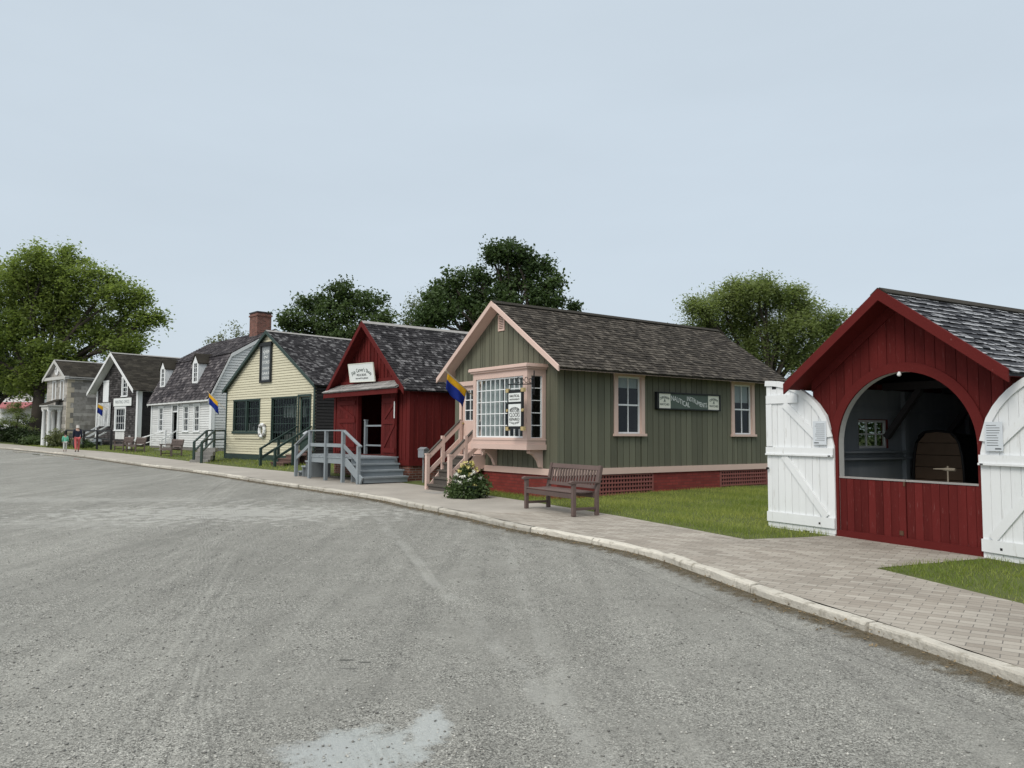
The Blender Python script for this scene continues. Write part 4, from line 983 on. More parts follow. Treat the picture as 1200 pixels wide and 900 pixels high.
m.box(a - .09, a, .024, .045, z0, z1); m.box(b, b + .09, .024, .045, z0, z1)
for x in (a, b - .02): m.box(x, x + .02, -.08, .02, z0, z1)
m.build('door_frame', 'redtrim', rd)
def plank_door(par, hx, out, ang, sgn, wd, z0, z1, lab=None):
    dx = Vector((sgn * math.cos(ang), -math.sin(ang))); nr = Vector((-sgn * math.sin(ang), -math.cos(ang))); o3 = Vector((hx, -out))
    def T(s, w_, v): q = o3 + dx * s + nr * w_; return (q.x, q.y, v)
    m = MB(T); vboards(m, 0, wd, z0, lambda u: z1, .17, groove=.008, jit=.002, back=-.02); d_ = m.build('door', 'red', par)
    if lab: d_['label'] = lab
    m = MB(T); zm = (z0 + z1) / 2 + .03
    for z in (z0 + .12, zm, z1 - .28): m.box(.04, wd - .04, .004, .026, z, z + .14, .5)
    for (sa, va, sb, vb) in ((.08, z0 + .26, wd - .08, zm), (.08, zm + .14, wd - .08, z1 - .28)):
        dd = Vector((sb - sa, vb - va)).normalized(); pp = Vector((-dd.y, dd.x)) * .05; P = [(sa - pp.x, va - pp.y), (sa + pp.x, va + pp.y), (sb + pp.x, vb + pp.y), (sb - pp.x, vb - pp.y)]
        m.hexa([(P[0][0], .004, P[0][1]), (P[0][0], .023, P[0][1]), (P[1][0], .023, P[1][1]), (P[1][0], .004, P[1][1]), (P[3][0], .004, P[3][1]), (P[3][0], .023, P[3][1]), (P[2][0], .023, P[2][1]), (P[2][0], .004, P[2][1])], .5)
    m.build('brace', 'redtrim', d_); return d_, T
plank_door(rd, a - .10, .05, R(3), -1, 1.22, .72, 2.50, 'red plank door opened flat against the shop front')
d_, T = plank_door(rd, b + .10, .05, R(5), 1, .92, .60, 2.50, 'red plank door opened over the deck steps')
m = MB(T); m.box(.86, .90, .03, .045, 1.75, 2.25); m.build('door_bar', 'letterwhite', d_)
# shingled pent awning
m = MB(); m.prism([(-W - .02, -.44, 2.62), (-.06, -.44, 2.62), (-.06, -.02, 2.86), (-W - .02, -.02, 2.86)], (0, 0, .03), .4)
shingles(m, (-W - .02, -.46, 2.655), (1, 0, 0), (0, .42, .24), W - .04, .48, .2, .12, .3); aw = m.build('awning', 'oldwood', rd)
m = MB(); m.box(-W - .02, -.06, -.43, -.39, 2.47, 2.615); m.box(-W - .02, -.06, -.39, -.05, 2.585, 2.61)
m.build('fascia', 'redtrim', aw)
m = MB(Tfront()); m.box(-W + .5, -.5, .024, .05, 2.88, 3.0); m.build('ledger', 'redtrim', rd)
fR = fmap(rd); RRZ = rd.rotation_euler.z
e = empty('white_name_board', fR(-2.60, -.16, 2.94), RRZ, 'white name board with an arched line of lettering leaning above the grey awning', 'sign')
tl = R(1.5); hw, hh = .80, .53
tilt = lambda x, y, z: (x, -z + math.sin(R(12)) * -y * .0 - .0, y)
rot = Matrix.Rotation(tl, 3, 'Y')
Tb = lambda x, w_, v: tuple(rot @ Vector((x, -w_ - v * .16, v)))
m = MB(Tb); m.box(-hw, hw, 0, .03, 0, hh + .02, .5); bd = m.build('board', 'sign_white', e)
m = MB(Tb); m.box(-hw - .01, hw + .01, .002, .042, -.02, 0, .5); m.box(-hw - .01, hw + .01, .002, .042, hh + .02, hh + .04, .5); m.box(-hw - .02, -hw, .002, .042, -.02, hh + .04, .5); m.box(hw, hw + .02, .002, .042, -.02, hh + .04, .5); m.build('frame', 'sign_cream', bd)
Fb = lambda zc: (lambda x, y, z: Tb(x, .031 + z, zc + y))
text("Ship Carver's Shop", .17, Fb(.36), 'lettergreen', bd, 1.34, arc(1.6)); text('FIGS & SIGNS', .10, Fb(.20), 'lettering', bd, .62); text('carved & gilded', .07, Fb(.10), 'lettering', bd, .82)
# deck with steps at both ends
dk = empty('entrance_deck', fR(0, 0, 0), RRZ, 'pale grey timber deck with railings and steps before the red shop', 'deck')
zd = .62; o0, o1 = .05, 1.80; a, b = -2.75, -.52
m = MB(Tfront())
x = a
while x < b - .01:
    m.box(x, min(x + .135, b), .06, o1 + .02, zd - .035, zd); x += .14
x = -W + .2
while x < a: m.box(x, min(x + .135, a - .003), .06, .95, zd - .035, zd); x += .14
m.build('deck_boards', 'greywood', dk)
m = MB(Tfront()); m.box(a, b, o1 - .04, o1, zd - .19, zd - .036); m.box(b - .04, b, .1, o1 - .045, zd - .19, zd - .036); m.box(a, a + .04, .95, o1 - .045, zd - .19, zd - .036); m.build('rim_beam', 'greywood', dk)
su = .62
m = MB(lambda u, w_, v: (b + w_, -u, v)); steps(m, .30, 1.72, 0, .95, -.06, zd - .0, 4); m.build('steps', 'greywood', dk)
m = MB(lambda u, w_, v: (a - w_, -u, v)); steps(m, 1.0, 1.72, 0, 1.1, -.05, zd, 4); m.build('steps', 'greywood', dk)
for (x, y, zt) in ((-2.72, 1.84, 1.36), (-1.62, 1.84, 1.36), (-.54, 1.84, 1.36), (.30, 1.80, .95), (-3.85, 1.78, .92), (-.54, .1, 1.5)):
    if (x, y) == (-.54, .1): continue
    m = MB(Tfront()); m.box(x - .045, x + .045, y - .045, y + .045, -.22, zt); m.build('post', 'greywood', dk)
for A_, B_ in (((-2.76, 1.84, 1.375), (-.50, 1.84, 1.375)), ((-.52, 1.84, 1.375), (.42, 1.80, .93)), ((-2.74, 1.84, 1.375), (-3.95, 1.78, .90)), 
               ((-2.76, 1.84, .95), (-.50, 1.84, .95)), ((-.52, 1.84, .95), (.30, 1.80, .52)), ((-2.74, 1.84, .95), (-3.86, 1.78, .5))):
    m = MB(Tfront()); m.bar(A_, B_, .09 if A_[2] > 1.2 else .035, .035 if A_[2] > 1.2 else .10); m.build('railing', 'greywood', dk)
m = MB(Tfront()); m.bar((b + .0, o1 - .02, zd - .1), (b + .98, o1 - .02, -.0), .05, .2); m.build('stringer', 'greywood', dk)
# small grey box on a post, pale gate inside the doorway
p = (-2.50, 21.85); z = lawn_z(*p)
e = empty('post_box', (p[0], p[1], z), RRZ, 'small grey box on a thin post between the red shop and the pink stair', 'post box')
m = MB(); m.tube([(0, 0, -.1), (0, 0, .72)], .022, 8); m.build('post', 'metal', e); m = MB(); m.box(-.15, .15, -.09, .09, .70, .93, .5); m.prism([(-.17, -.11, .93), (-.17, .11, .93), (-.17, 0, 1.0)], (.34, 0, 0), .5); m.build('box', 'metal', e, bevel=.008)
e = empty('doorway_gate', fR(-2.98, .18, zd), RRZ, 'low pale gate just inside the red shop doorway', 'gate')
m = MB(); m.box(-.06, .03, -.04, .05, 0, 1.08); m.box(-.07, .04, -.05, .06, 1.08, 1.12); m.build('post', 'greywood', e); m = MB(); m.bar((0, 0, .92), (1.25, 0, .92), .04, .05); m.bar((0, 0, .3), (1.25, 0, .3), .04, .05); m.build('rail', 'greywood', e)
footprint(rd, W, D)
FOOT.append([tuple(fR(x, -y)[:2]) for x, y in [(-4.0, 0), (.5, 0), (.5, 1.95), (-4.0, 1.95)]])
# ------------------------------------------------------------------ cream clapboard shop
YP = (-8.45 * .955, 31.5); YD = Vector((.72, -.70)); YD.normalize(); yz0 = .54
ye = house('cream_clapboard_shop', 'cream yellow clapboard gabled shop with dark green trim and large small-paned windows', 'shop', YP, YD, yz0)
k = .955; W, D, he, sl_ = 7.9, 7.5, 3.1, .625; c = -W / 2; zr_ = he + W / 2 * sl_
uf = lambda z: (-W, 0) if z < he else (c - (zr_ - z) / sl_, c + (zr_ - z) / sl_)
hl = [(-7.10, -4.66, 1.14, 2.55), (-3.50, -1.46, .74, 2.58), (-1.22, -.36, .34, 2.60)]
m = MB(Tfront()); clap(m, uf, .08, zr_ - .03, .115, hl, gap=.02); m.build('wall', 'yellow', ye)
m = MB(Tside); clap(m, lambda z: (0, D), .08, he - .02, .13, gap=.02); m.build('wall', 'darkclap', ye)
m = MB(Tleft(W)); clap(m, lambda z: (0, D), .08, he - .02, .13); m.build('wall', 'darkclap', ye)
m = MB(Tback(D)); clap(m, uf, .08, zr_ - .03, .13); m.build('wall', 'yellow', ye)
gable_roof(ye, W, D, he, sl_, .16, .16, .16, 'roof_red', exp=.135, wm=(.09, .20), trim='dkgreen', rake=.13, soffit='dkgreen', ridge_mat='oldwood')
m = MB(Tfront()); m.box(-W - .02, .02, -.1, .02, -.55, .08); m.T = Tside; m.box(.0, D, -.1, .018, -.55, .08); m.T = Tleft(W); m.box(.0, D, -.1, .018, -.55, .08); m.build('foundation', 'dkgreen', ye)
m = MB(Tfront()); m.box(-.09, .022, .017, .04, .08, he); m.box(-W - .022, -W + .06, .017, .04, .08, he); m.build('corner_board', 'dkgreen', ye)
m = MB(Tfront()); m.box(-6.95, -4.5, .018, .05, .80, .86); m.build('water_table', 'yellow', ye)
hw = (hl[0][0] + hl[0][1]) / 2
window(ye, Tfront(), hl[0][0], hw - .06, 1.14, 2.55, 'dkgreen', 'dkgreen', nx=5, ny=4, mid=False, cas=.07, mun=.022, sill=False, glass='glass_ref')
window(ye, Tfront(), hw + .06, hl[0][1], 1.14, 2.55, 'dkgreen', 'dkgreen', nx=5, ny=4, mid=False, cas=.07, mun=.022, sill=False, glass='glass_ref')
m = MB(Tfront()); m.box(hw - .06, hw + .06, -.08, .03, 1.14, 2.55); m.box(hl[0][0] - .1, hl[0][1] + .1, .018, .07, 1.03, 1.138); m.build('mullion_post', 'dkgreen', ye)
window(ye, Tfront(), *hl[1], 'dkgreen', 'dkgreen', nx=9, ny=5, mid=False, cas=.06, mun=.024, sill=True, glass='glass_ref')
a, b, z0, z1 = hl[2]
m = MB(Tfront()); m.box(a - .09, a, .018, .045, z0 - .2, z1); m.box(b, b + .08, .018, .045, z0 - .2, z1); m.box(a - .1, b + .09, .018, .05, z1, z1 + .09); m.build('door_frame', 'dkgreen', ye)
m = MB(Tfront()); m.box(a, b, -.08, -.04, z0, 1.15); m.box(a, a + .12, -.08, -.04, 1.15, z1); m.box(b - .12, b, -.08, -.04, 1.15, z1); m.box(a, b, -.08, -.04, z1 - .12, z1)
for i in (1, 2): x = a + .12 + (b - a - .24) * i / 3; m.box(x - .012, x + .012, -.075, -.045, 1.15, z1 - .12)
for j in range(1, 4): z = 1.15 + (z1 - .12 - 1.15) * j / 4; m.box(a + .12, b - .12, -.073, -.047, z - .012, z + .012)
dr = m.build('door', 'dkgreen', ye); m = MB(Tfront()); m.sheet(a + .1, b - .1, -.06, 1.15, z1 - .12); m.build('pane', 'glass_ref', dr)
m = MB(Tfront()); m.box(a + .25, b - .25, -.038, -.034, 1.02, 1.16); m.build('notice', 'paper', dr)
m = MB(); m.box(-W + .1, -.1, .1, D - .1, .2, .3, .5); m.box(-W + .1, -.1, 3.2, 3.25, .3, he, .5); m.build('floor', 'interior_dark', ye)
# pale display bars and stacked goods behind the large window
m = MB(Tfront())
for i in range(14): x = -3.35 + i * .135; m.box(x, x + .05, -.55, -.5, 1.75, 2.35)
m.build('rack_of_spindles', 'white_old', ye)
m = MB(Tfront())
for i, (x, z, w_, h_) in enumerate([(-3.3, .5, .6, .5), (-2.6, .5, .8, .62), (-6.8, 1.0, .3, .5), (-6.3, 1.0, .25, .35), (-5.4, 1.0, .4, .45)]): m.box(x, x + w_, -.5 - .3, -.5, z, z + h_)
m.build('display_goods', 'oldwood', ye)
fY = fmap(ye); YRZ = ye.rotation_euler.z; FY = Tfront()
e = empty('tall_trade_sign', fY(0, 0, 0), YRZ, 'tall black framed grey sign with white lettering high on the cream gable', 'sign')
a, b, z0, z1 = -4.58, -3.60, 3.32, 5.06
m = MB(FY); m.box(a, b, .02, .05, z0, z1, .5); m.build('board', 'sign_grey', e)
m = MB(FY); m.box(a - .02, a + .10, .05, .10, z0, z1); m.box(b - .10, b + .02, .05, .10, z0, z1); m.box(a + .10, b - .10, .05, .10, z0, z0 + .10); m.box(a - .06, b + .06, .05, .13, z1 - .10, z1 + .06); m.build('frame', 'sign_black', e)
FT = lambda zc: (lambda x, y, z: ((a + b) / 2 + x, -.051 - z, zc + y))
for s_, zz, sz in (('SHIP', 4.70, .26), ('STORES', 4.22, .2), ('CHANDLER', 3.95, .16), ('SAILS', 3.73, .16), ('CORDAGE', 3.52, .16)): text(s_, sz, FT(zz), 'letterwhite', e, .62 if sz < .25 else .5, arc(.5) if sz > .25 else None)
m = MB(FY); m.tube([((a + b) / 2 + .17 * math.cos(t), .055, 4.46 + .05 * math.sin(2 * t)) for t in np.linspace(0, 6.1, 20)], .012, 5); m.build('scroll', 'letterwhite', e)
e = empty('lifebuoy', fY(-4.24, -.08, 1.17), YRZ, 'white lifebuoy hung between the two windows of the cream shop', 'lifebuoy')
m = MB(); q = []
for i in range(25):
    t = 2 * math.pi * i / 24; q.append((.22 * math.cos(t), 0, .27 * math.sin(t)))
m.tube(q, .075, 10, cap=False); m.build('ring', 'ring', e, True)
m = MB()
for t in (.78, 2.36, 3.93, 5.5): m.tube([(.16 * math.cos(t), 0, .2 * math.sin(t)), (.29 * math.cos(t), 0, .345 * math.sin(t))], .082, 10)
m.build('rope_band', 'oldwood', e, True)
# steps and railings of the cream shop
def rail_set(par_name, label, f, rz, items, mat, posts, cat='stair rail'):
    e = empty(par_name, f(0, 0, 0), rz, label, cat)
    for (x, y, z0, z1) in posts: m = MB(); m.box(x - .045, x + .045, y - .045, y + .045, z0, z1); m.build('post', mat, e)
    for A_, B_, w_, h_ in items: m = MB(); m.bar(A_, B_, w_, h_); m.build('rail', mat, e)
    return e
e = empty('stone_steps', fY(0, 0, 0), YRZ, 'reddish steps up to the green door of the cream shop', 'steps')
m = MB(Tfront()); steps(m, -1.05, -.0, .02, 1.35, -.25, .34, 4); m.build('tread', 'woodstep', e)
for nm, x0, lab in (('stair_railing', -1.34, 'dark green sloping stair rail below the large window of the cream shop'), ('stair_railing', -.20, 'dark green sloping stair rail nearest the grey deck')):
    items = []
    for dz in (0, -.38): items.append(((x0 + .50, -1.95, .42 + dz), (x0 + .02, -.05, 1.34 + dz), .06, .07 if dz == 0 else .09))
    rail_set(nm, lab, fY, YRZ, items, 'dkgreen', [(x0 + .49, -1.90, -.45, .47), (x0 + .26, -1.0, -.4, .90)])
A_, B_, C2, D2, E2 = (-13.77, 33.41), (-13.12, 32.63), (-14.35, 36.2), (-13.75, 35.6), (-13.9, 37.4)
zA = lawn_z(*A_); it = []
for (p, q) in ((A_, C2), (B_, D2)):
    for dz in (0, -.40): it.append(((p[0], p[1], zA + .88 + dz), (q[0], q[1], zA + 1.38 + dz), .06, .07))
for dz in (0, -.42): it.append(((D2[0], D2[1], zA + 1.38 + dz), (E2[0], E2[1], zA + 1.40 + dz), .06, .07)); it.append(((C2[0], C2[1], zA + 1.38 + dz), (-14.6, 37.9, zA + 1.40 + dz), .06, .07))
rail_set('ramp_railing', 'dark green railing before the cream shop corner, sloping down to the walk', lambda x, y, z: Vector((x, y, z)), 0, it, 'dkgreen', [(*p, zA - .15, zA + h_) for p, h_ in ((A_, .90), (B_, .90), (C2, 1.40), (D2, 1.40), (E2, 1.40))])
e = empty('stone_steps', (0, 0, 0), 0, 'grey stone steps between the dark green railings at the cream shop corner', 'steps')
m = MB()
for i in range(4):
    t = i / 4.; m.bar((-13.5 - t * .45, 33.3 + t * 2.2, zA + .02 + .16 * i), (-13.5 - (t + .3) * .45, 33.3 + (t + .3) * 2.2, zA + .02 + .16 * i), .75, .18)
m.build('tread', 'stepstone', e)
footprint(ye, W, D)

# ------------------------------------------------------------------ white gambrel house
HP, HD = (-17.14, 43.91), Vector((.67, -.7424)); hz0 = .60
gh = house('white_gambrel_house', 'white clapboard house with a gambrel shingle roof, two dormers and a brick chimney', 'house', HP, HD, hz0)
W, D = 10.7, 7.4; he = 3.22; yb, zb = 1.02, 5.58; yr, zr = D / 2, 7.22
hl = [(-9.15, -8.35, 1.08, 2.62), (-6.45, -5.55, .35, 2.70), (-4.55, -3.72, 1.08, 2.62), (-2.75, -1.92, 1.08, 2.62)]
m = MB(Tfront()); clap(m, lambda z: (-W, 0), .1, he - .02, .14, hl, gap=.03); m.build('wall', 'white_old', gh)
def gam(z):
    if z < he: return (0, D)
    if z < zb: d_ = yb * (z - he) / (zb - he); return (d_, D - d_)
    d_ = yb + (yr - yb) * (z - zb) / (zr - zb); return (d_, D - d_)
for T_ in (Tside, Tleft(W)): m = MB(T_); clap(m, gam, .1, zr - .05, .16, gap=.04); m.build('wall', 'white_old', gh)
m = MB(Tback(D)); clap(m, lambda z: (-W, 0), .1, he - .02, .16); m.build('wall', 'white_old', gh)
m = MB(Tfront()); m.box(-W, 0, -.2, -.01, -.6, .1); m.T = Tside; m.box(0, D, -.2, -.012, -.6, .1); m.T = Tleft(W); m.box(0, D, -.2, -.012, -.6, .1); m.build('foundation', 'stonebase', gh)
m = MB(); o_ = .06
prof = [(-.26, he - .38), (yb, zb), (yr, zr), (D - yb, zb), (D + .28, he - .38)]
for (y0, z0), (y1, z1) in zip(prof[:-1], prof[1:]): m.prism([(-W - o_, y0, z0), (-W - o_, y1, z1), (-W - o_, y1, z1 + .07), (-W - o_, y0, z0 + .07)], (W + 2 * o_, 0, 0), .3)
for (y0, z0), (y1, z1), U, ox in (((-.30, he - .36), (yb, zb), (1, 0, 0), -W - o_), ((yb - .05, zb - .01), (yr, zr), (1, 0, 0), -W - o_), ((D - yb + .05, zb - .01), (yr, zr), (-1, 0, 0), o_), ((D + .3, he - .36), (D - yb, zb), (-1, 0, 0), o_)):
    shingles(m, (ox, y0, z0 + .075), U, (0, y1 - y0, z1 - z0), W + 2 * o_, math.hypot(y1 - y0, z1 - z0), .2, .18, .42, lift=.03)
rf = m.build('roof', 'roof_gam', gh)
m = MB()
for x in (o_ + .0, -W - o_ - .03):
    for (y0, z0), (y1, z1) in zip(prof[:-1], prof[1:]): m.prism([(x, y0, z0 + .05), (x, y1, z1 + .05), (x, y1, z1 - .16), (x, y0, z0 - .16)], (.03, 0, 0), .5)
m.box(-W - .1, .1, -.30, -.25, he - .42, he - .30); m.box(-W, 0, -.25, -.015, he - .30, he - .285)
m.build('rake_board', 'white_old', rf)
m = MB(); m.box(-2.76, -1.62, yr - .46, yr + .46, zr - .8, 8.28); m.box(-2.81, -1.57, yr - .51, yr + .51, 8.28, 8.38); m.box(-2.76, -1.62, yr - .46, yr + .46, 8.38, 8.48)
ch = m.build('chimney', 'brick', rf); m = MB(); m.box(-2.80, -1.58, yr - .5, yr + .5, 8.48, 8.56); m.build('chimney_cap', 'interior_dark', rf)
m = MB(Tfront()); m.box(-.32, .02, .016, .04, .1, he - .32); m.box(-W - .02, -W + .16, .016, .04, .1, he - .32); m.T = Tside; m.box(.0, .16, .016, .03, .1, he - .3); m.build('corner_board', 'white', gh)
for h in (hl[0], hl[2], hl[3]): window(gh, Tfront(), *h, 'white', 'white', nx=3, ny=4, mid=True, cas=.11, mun=.03, glass='glass_ref')
a, b, z0, z1 = hl[1]
m = MB(Tfront()); m.box(a - .16, a, .016, .06, .1, z1 + .0); m.box(b, b + .16, .016, .06, .1, z1); m.box(a - .2, b + .2, .016, .09, z1, z1 + .14); m.box(a, b, -.05, .02, 2.28, 2.36)
for i in range(1, 4): x = a + (b - a) * i / 4; m.box(x - .015, x + .015, -.04, 0, 2.36, z1)
fr = m.build('door_frame', 'white', gh)
m = MB(Tfront()); m.sheet(a, b, -.028, 2.36, z1); m.build('transom_pane', 'glass_ref', fr)
m = MB(Tfront()); m.box(b - .06, b - .015, -.80, -.04, z0, 2.28); m.build('door', 'dkgreen', gh)
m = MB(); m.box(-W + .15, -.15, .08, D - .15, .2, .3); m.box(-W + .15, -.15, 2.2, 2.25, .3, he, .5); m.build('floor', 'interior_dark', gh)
for ux in (-9.35, -3.40):
    y0 = .20; zb0, zt, hw_ = 3.92, 5.22, .48; ap = 5.74
    m = MB(); m.box(ux - hw_, ux - .27, y0, y0 + .05, zb0, zt); m.box(ux + .27, ux + hw_, y0, y0 + .05, zb0, zt); m.box(ux - .27, ux + .27, y0, y0 + .05, zb0, zb0 + .16); m.prism([(ux - hw_, y0, zt), (ux + hw_, y0, zt), (ux, y0, ap)], (0, .05, 0), .5)
    yk = lambda z: yb * (z - he) / (zb - he)
    for sx in (-hw_, hw_ - .04): m.prism([(ux + sx, y0 + .05, zb0), (ux + sx, y0 + .05, zt), (ux + sx, yk(zt) + .1, zt), (ux + sx, yk(zb0) + .1, zb0 - .02)], (.04, 0, 0), .5)
    dm = m.build('dormer', 'white', gh)
    m = MB()
    for sg in (1, -1): m.prism([(ux, y0 - .06, ap + .02), (ux + sg * (hw_ + .09), y0 - .06, zt - .06), (ux + sg * (hw_ + .09), y0 - .06, zt - .0), (ux, y0 - .06, ap + .09)], (0, 1.9, 0), .4)
    m.build('dormer_roof', 'roof_dark', dm)
    m = MB(); z0, z1 = zb0 + .16, zt
    for x in (ux - .27, ux, ux + .25): m.box(x - .01, x + .02, y0 + .01, y0 + .04, z0, z1)
    for j in range(5): z = z0 + (z1 - z0 - .02) * j / 4; m.box(ux - .27, ux + .27, y0 + .014, y0 + .036, z, z + .028)
    m.build('sash', 'white', dm); m = MB(); m.sheet(ux - .27, ux + .27, y0 + .047, z0, z1); m.box(ux - .3, ux + .3, y0 + .2, y0 + .22, z0, z1, .5, 1); m.build('pane', ['glass_ref', 'interior_dark'], dm)
fH = fmap(gh); HRZ = gh.rotation_euler.z
e = empty('door_steps', fH(0, 0, 0), HRZ, 'stone steps up to the open door of the white gambrel house', 'steps'); m = MB(Tfront()); steps(m, -6.9, -5.1, .05, 1.2, -.45, .32, 4); m.build('tread', 'stepstone', e)
rail_set('white_stair_railing', 'thin white sloping handrail with a square end post before the white house', fH, HRZ, [((-9.4, -1.65, .42), (-6.5, -.4, 1.12), .06, .07), ((-9.0, -1.35, .15), (-6.5, -.35, .72), .04, .05), ((-5.3, -1.0, .55), (-5.4, -.1, 1.12), .05, .06)], 'white', [(-9.45, -1.68, -.45, .78), (-6.5, -.4, -.4, 1.14), (-5.3, -1.0, -.4, .62)])
m = MB(); 
flag('wall_flag', 'blue and yellow flag on a slanting pole at the corner of the white gambrel house', fY, (-7.95, -.05, 2.2), (-8.55, -.62, 2.98), YRZ, .62, .42, (.06, 0))
footprint(gh, W, D)

# ------------------------------------------------------------------ dark shingled shop
KP_, KDr = (-26.61, 54.72), Vector((.76, -.65)); KDr.normalize(); kz0 = .60
ks = house('dark_shingled_shop', 'dark weathered shingle gabled shop with wide white rake boards and white name board', 'shop', KP_, KDr, kz0)
W, D, he, sl_ = 7.2, 10.0, 4.25, .716; c = -W / 2; zr_ = he + W / 2 * sl_
uf2 = lambda z: (-W, 0) if z < he else (-W / 2 - (zrk - z) / .716, -W / 2 + (zrk - z) / .716)
zrk = zr_
hl = [(-2.72, -1.95, 3.65, 4.95), (-3.75, -2.15, .5, 2.75)]
m = MB(Tfront()); clap(m, uf2, .1, zr_ - .03, .16, hl, seg=.3, proud=.025, gap=.03); m.build('wall', 'shinglewall', ks)
m = MB(Tside); clap(m, lambda z: (0, D), .1, he - .02, .15, proud=.02, gap=.025); m.build('wall', 'darkclap', ks)
m = MB(Tleft(W)); clap(m, lambda z: (0, D), .1, he - .02, .16, proud=.02); m.build('wall', 'shinglewall', ks)
m = MB(Tback(D)); clap(m, uf2, .1, zr_ - .03, .16); m.build('wall', 'shinglewall', ks)
gable_roof(ks, W, D, he, sl_, .60, .3, .45, 'roof_dark', exp=.2, wm=(.25, .6), trim='white_old', rake=.20, soffit='white_old', ridge_mat='oldwood')
m = MB(Tfront()); m.box(-.26, .03, .022, .06, .0, he - .1); m.box(-W - .03, -W + .16, .022, .06, .0, he - .1); m.T = Tside; m.box(.0, .24, .022, .05, .0, he - .1); m.box(0, D, .022, .06, he - .32, he - .06); m.build('corner_board', 'white', ks)
m = MB(Tfront()); m.box(-W, 0, -.2, -.01, -.6, .1); m.T = Tside; m.box(0, D, -.2, -.012, -.6, .1); m.build('foundation', 'stonebase', ks)
window(ks, Tfront(), *hl[0], 'white', 'white', nx=2, ny=4, mid=True, cas=.14, mun=.03, glass='glass_ref')
a, b, z0, z1 = hl[1]
window(ks, Tfront(), a, b, 1.15, z1, 'white', 'white', nx=4, ny=3, mid=False, cas=.16, mun=.03, glass='glass_ref')
m = MB(Tfront()); vboards(m, a, b, z0, lambda u: 1.08, .2, back=-.06); m.build('door_panel', 'white_old', ks)
m = MB(Tfront()); m.box(-6.05, -5.05, .022, .05, 3.28, 4.80); m.box(-6.1, -5.0, .022, .07, 4.80, 4.92); m.build('loft_door', 'white', ks)
m = MB(); m.box(-W + .15, -.15, 2.5, 2.55, .2, he, .5); m.build('floor', 'interior_dark', ks)
fK = fmap(ks); KRZ = ks.rotation_euler.z
e = empty('square_white_board', fK(0, 0, 0), KRZ, 'square white plank board on the dark shingled shop, a flag hanging before it', 'board')
m = MB(Tfront()); vboards(m, -6.75, -4.45, 1.45, lambda u: 3.22, .38, groove=.012, back=.025, jit=0); m.v = [(x, y - .10, z) for x, y, z in m.v]; m.build('panel', 'white', e)
m = MB(Tfront()); m.box(-6.6, -4.6, .102, .112, 1.78, 1.84); m.box(-6.3, -4.9, .102, .112, 1.60, 1.66); m.build('painted_line', 'sign_grey', e)
e = empty('name_board', fK(0, 0, 0), KRZ, 'long white name board over the door of the dark shingled shop', 'sign')
m = MB(Tfront()); m.box(-3.95, -.95, .07, .11, 2.92, 3.50); m.build('board', 'sign_white', e); text('PRINTING OFFICE', .34, lambda x, y, z: (-2.45 + x, -.111 - z, 3.21 + y), 'sign_grey', e, 2.4)
flag('wall_flag', 'blue and yellow flag in front of the square white board', fK, (-4.75, -.2, 2.75), (-5.1, -.75, 3.1), KRZ, .72, .45, (-.05, 0))
e = empty('white_stair', fK(0, 0, 0), KRZ, 'white wooden stair with sloping rails before the dark shingled shop', 'stair')
m = MB(Tfront()); steps(m, -6.0, -4.5, .3, 1.7, -.3, .55, 4); m.build('tread', 'greywood', e)
for x in (-6.0, -4.5):
    m = MB(); m.bar((x, -2.0, .45), (x, -.3, 1.45), .06, .09); m.build('rail', 'white', e); m = MB(); m.bar((x, -2.0, .1), (x, -.3, 1.05), .05, .09); m.build('rail', 'white', e)
    m = MB(); m.box(x - .05, x + .05, -2.03, -1.93, -.4, .55); m.build('post', 'greywood', e)
footprint(ks, W, D)

# ------------------------------------------------------------------ stone bank with a portico
QP, QD = (-34.8, 60.0), Vector((.76, -.65)); QD.normalize(); qz0 = .60
bk = house('stone_bank', 'two storey grey granite building with a pedimented gable, pale quoins and a white columned porch', 'building', QP, QD, qz0)
W, D, he, sl_ = 4.3, 9.0, 5.35, .62; c = -W / 2; zr_ = he + W / 2 * sl_
hl = [(-2.95, -2.4, 3.55, 5.0), (-1.3, -.75, 3.55, 5.0), (-1.95, -1.2, .3, 2.6)]
m = MB(Tfront()); ashlar(m, -W, -.0, -.3, he, .30, .8, holes=hl); m.build('wall', 'ashlar', bk)
m = MB(Tside); ashlar(m, .5, D, -.3, he, .30, .85); m.build('wall', 'ashlar', bk)
m = MB(Tleft(W)); ashlar(m, 0, D, -.3, he, .42, 1.1); m.build('wall', 'ashlar', bk)
m = MB(Tback(D)); ashlar(m, -W, 0, -.3, he, .42, 1.1); m.build('wall', 'ashlar', bk)
m = MB(Tside); fillm = MB(Tside); z = -.3; i = 0
while z < he - .05:
    h_ = .40; w_ = .52 if i % 2 else .28; m.box(.0, w_, -.05, .02, z + .006, min(z + h_, he) - .006)
    if w_ < .5: fillm.box(w_ + .008, .49, -.05, .0, z + .008, min(z + h_, he) - .008)
    z += h_; i += 1
fillm.box(0, .50, -.07, -.045, -.3, he, .2); m.build('quoin', 'quoin', bk); fillm.build('wall', 'ashlar', bk)
m = MB(Tfront()); m.prism([(-W, -.05, he), (0, -.05, he), (c, -.05, zr_)], (0, .06, 0), .5); m.build('tympanum', 'ashlar', bk)
gable_roof(bk, W, D, he, sl_, .28, .2, .28, 'roof_dark', exp=.22, wm=(.3, .7), trim='greytrim', rake=.22, soffit='greytrim', ridge_mat='oldwood')
m = MB(Tfront()); m.box(-W - .3, .3, .0, .28, he - .22, he + .02); m.T = Tside; m.box(.0, D, .002, .28, he - .22, he - .03); m.build('cornice', 'greytrim', bk)
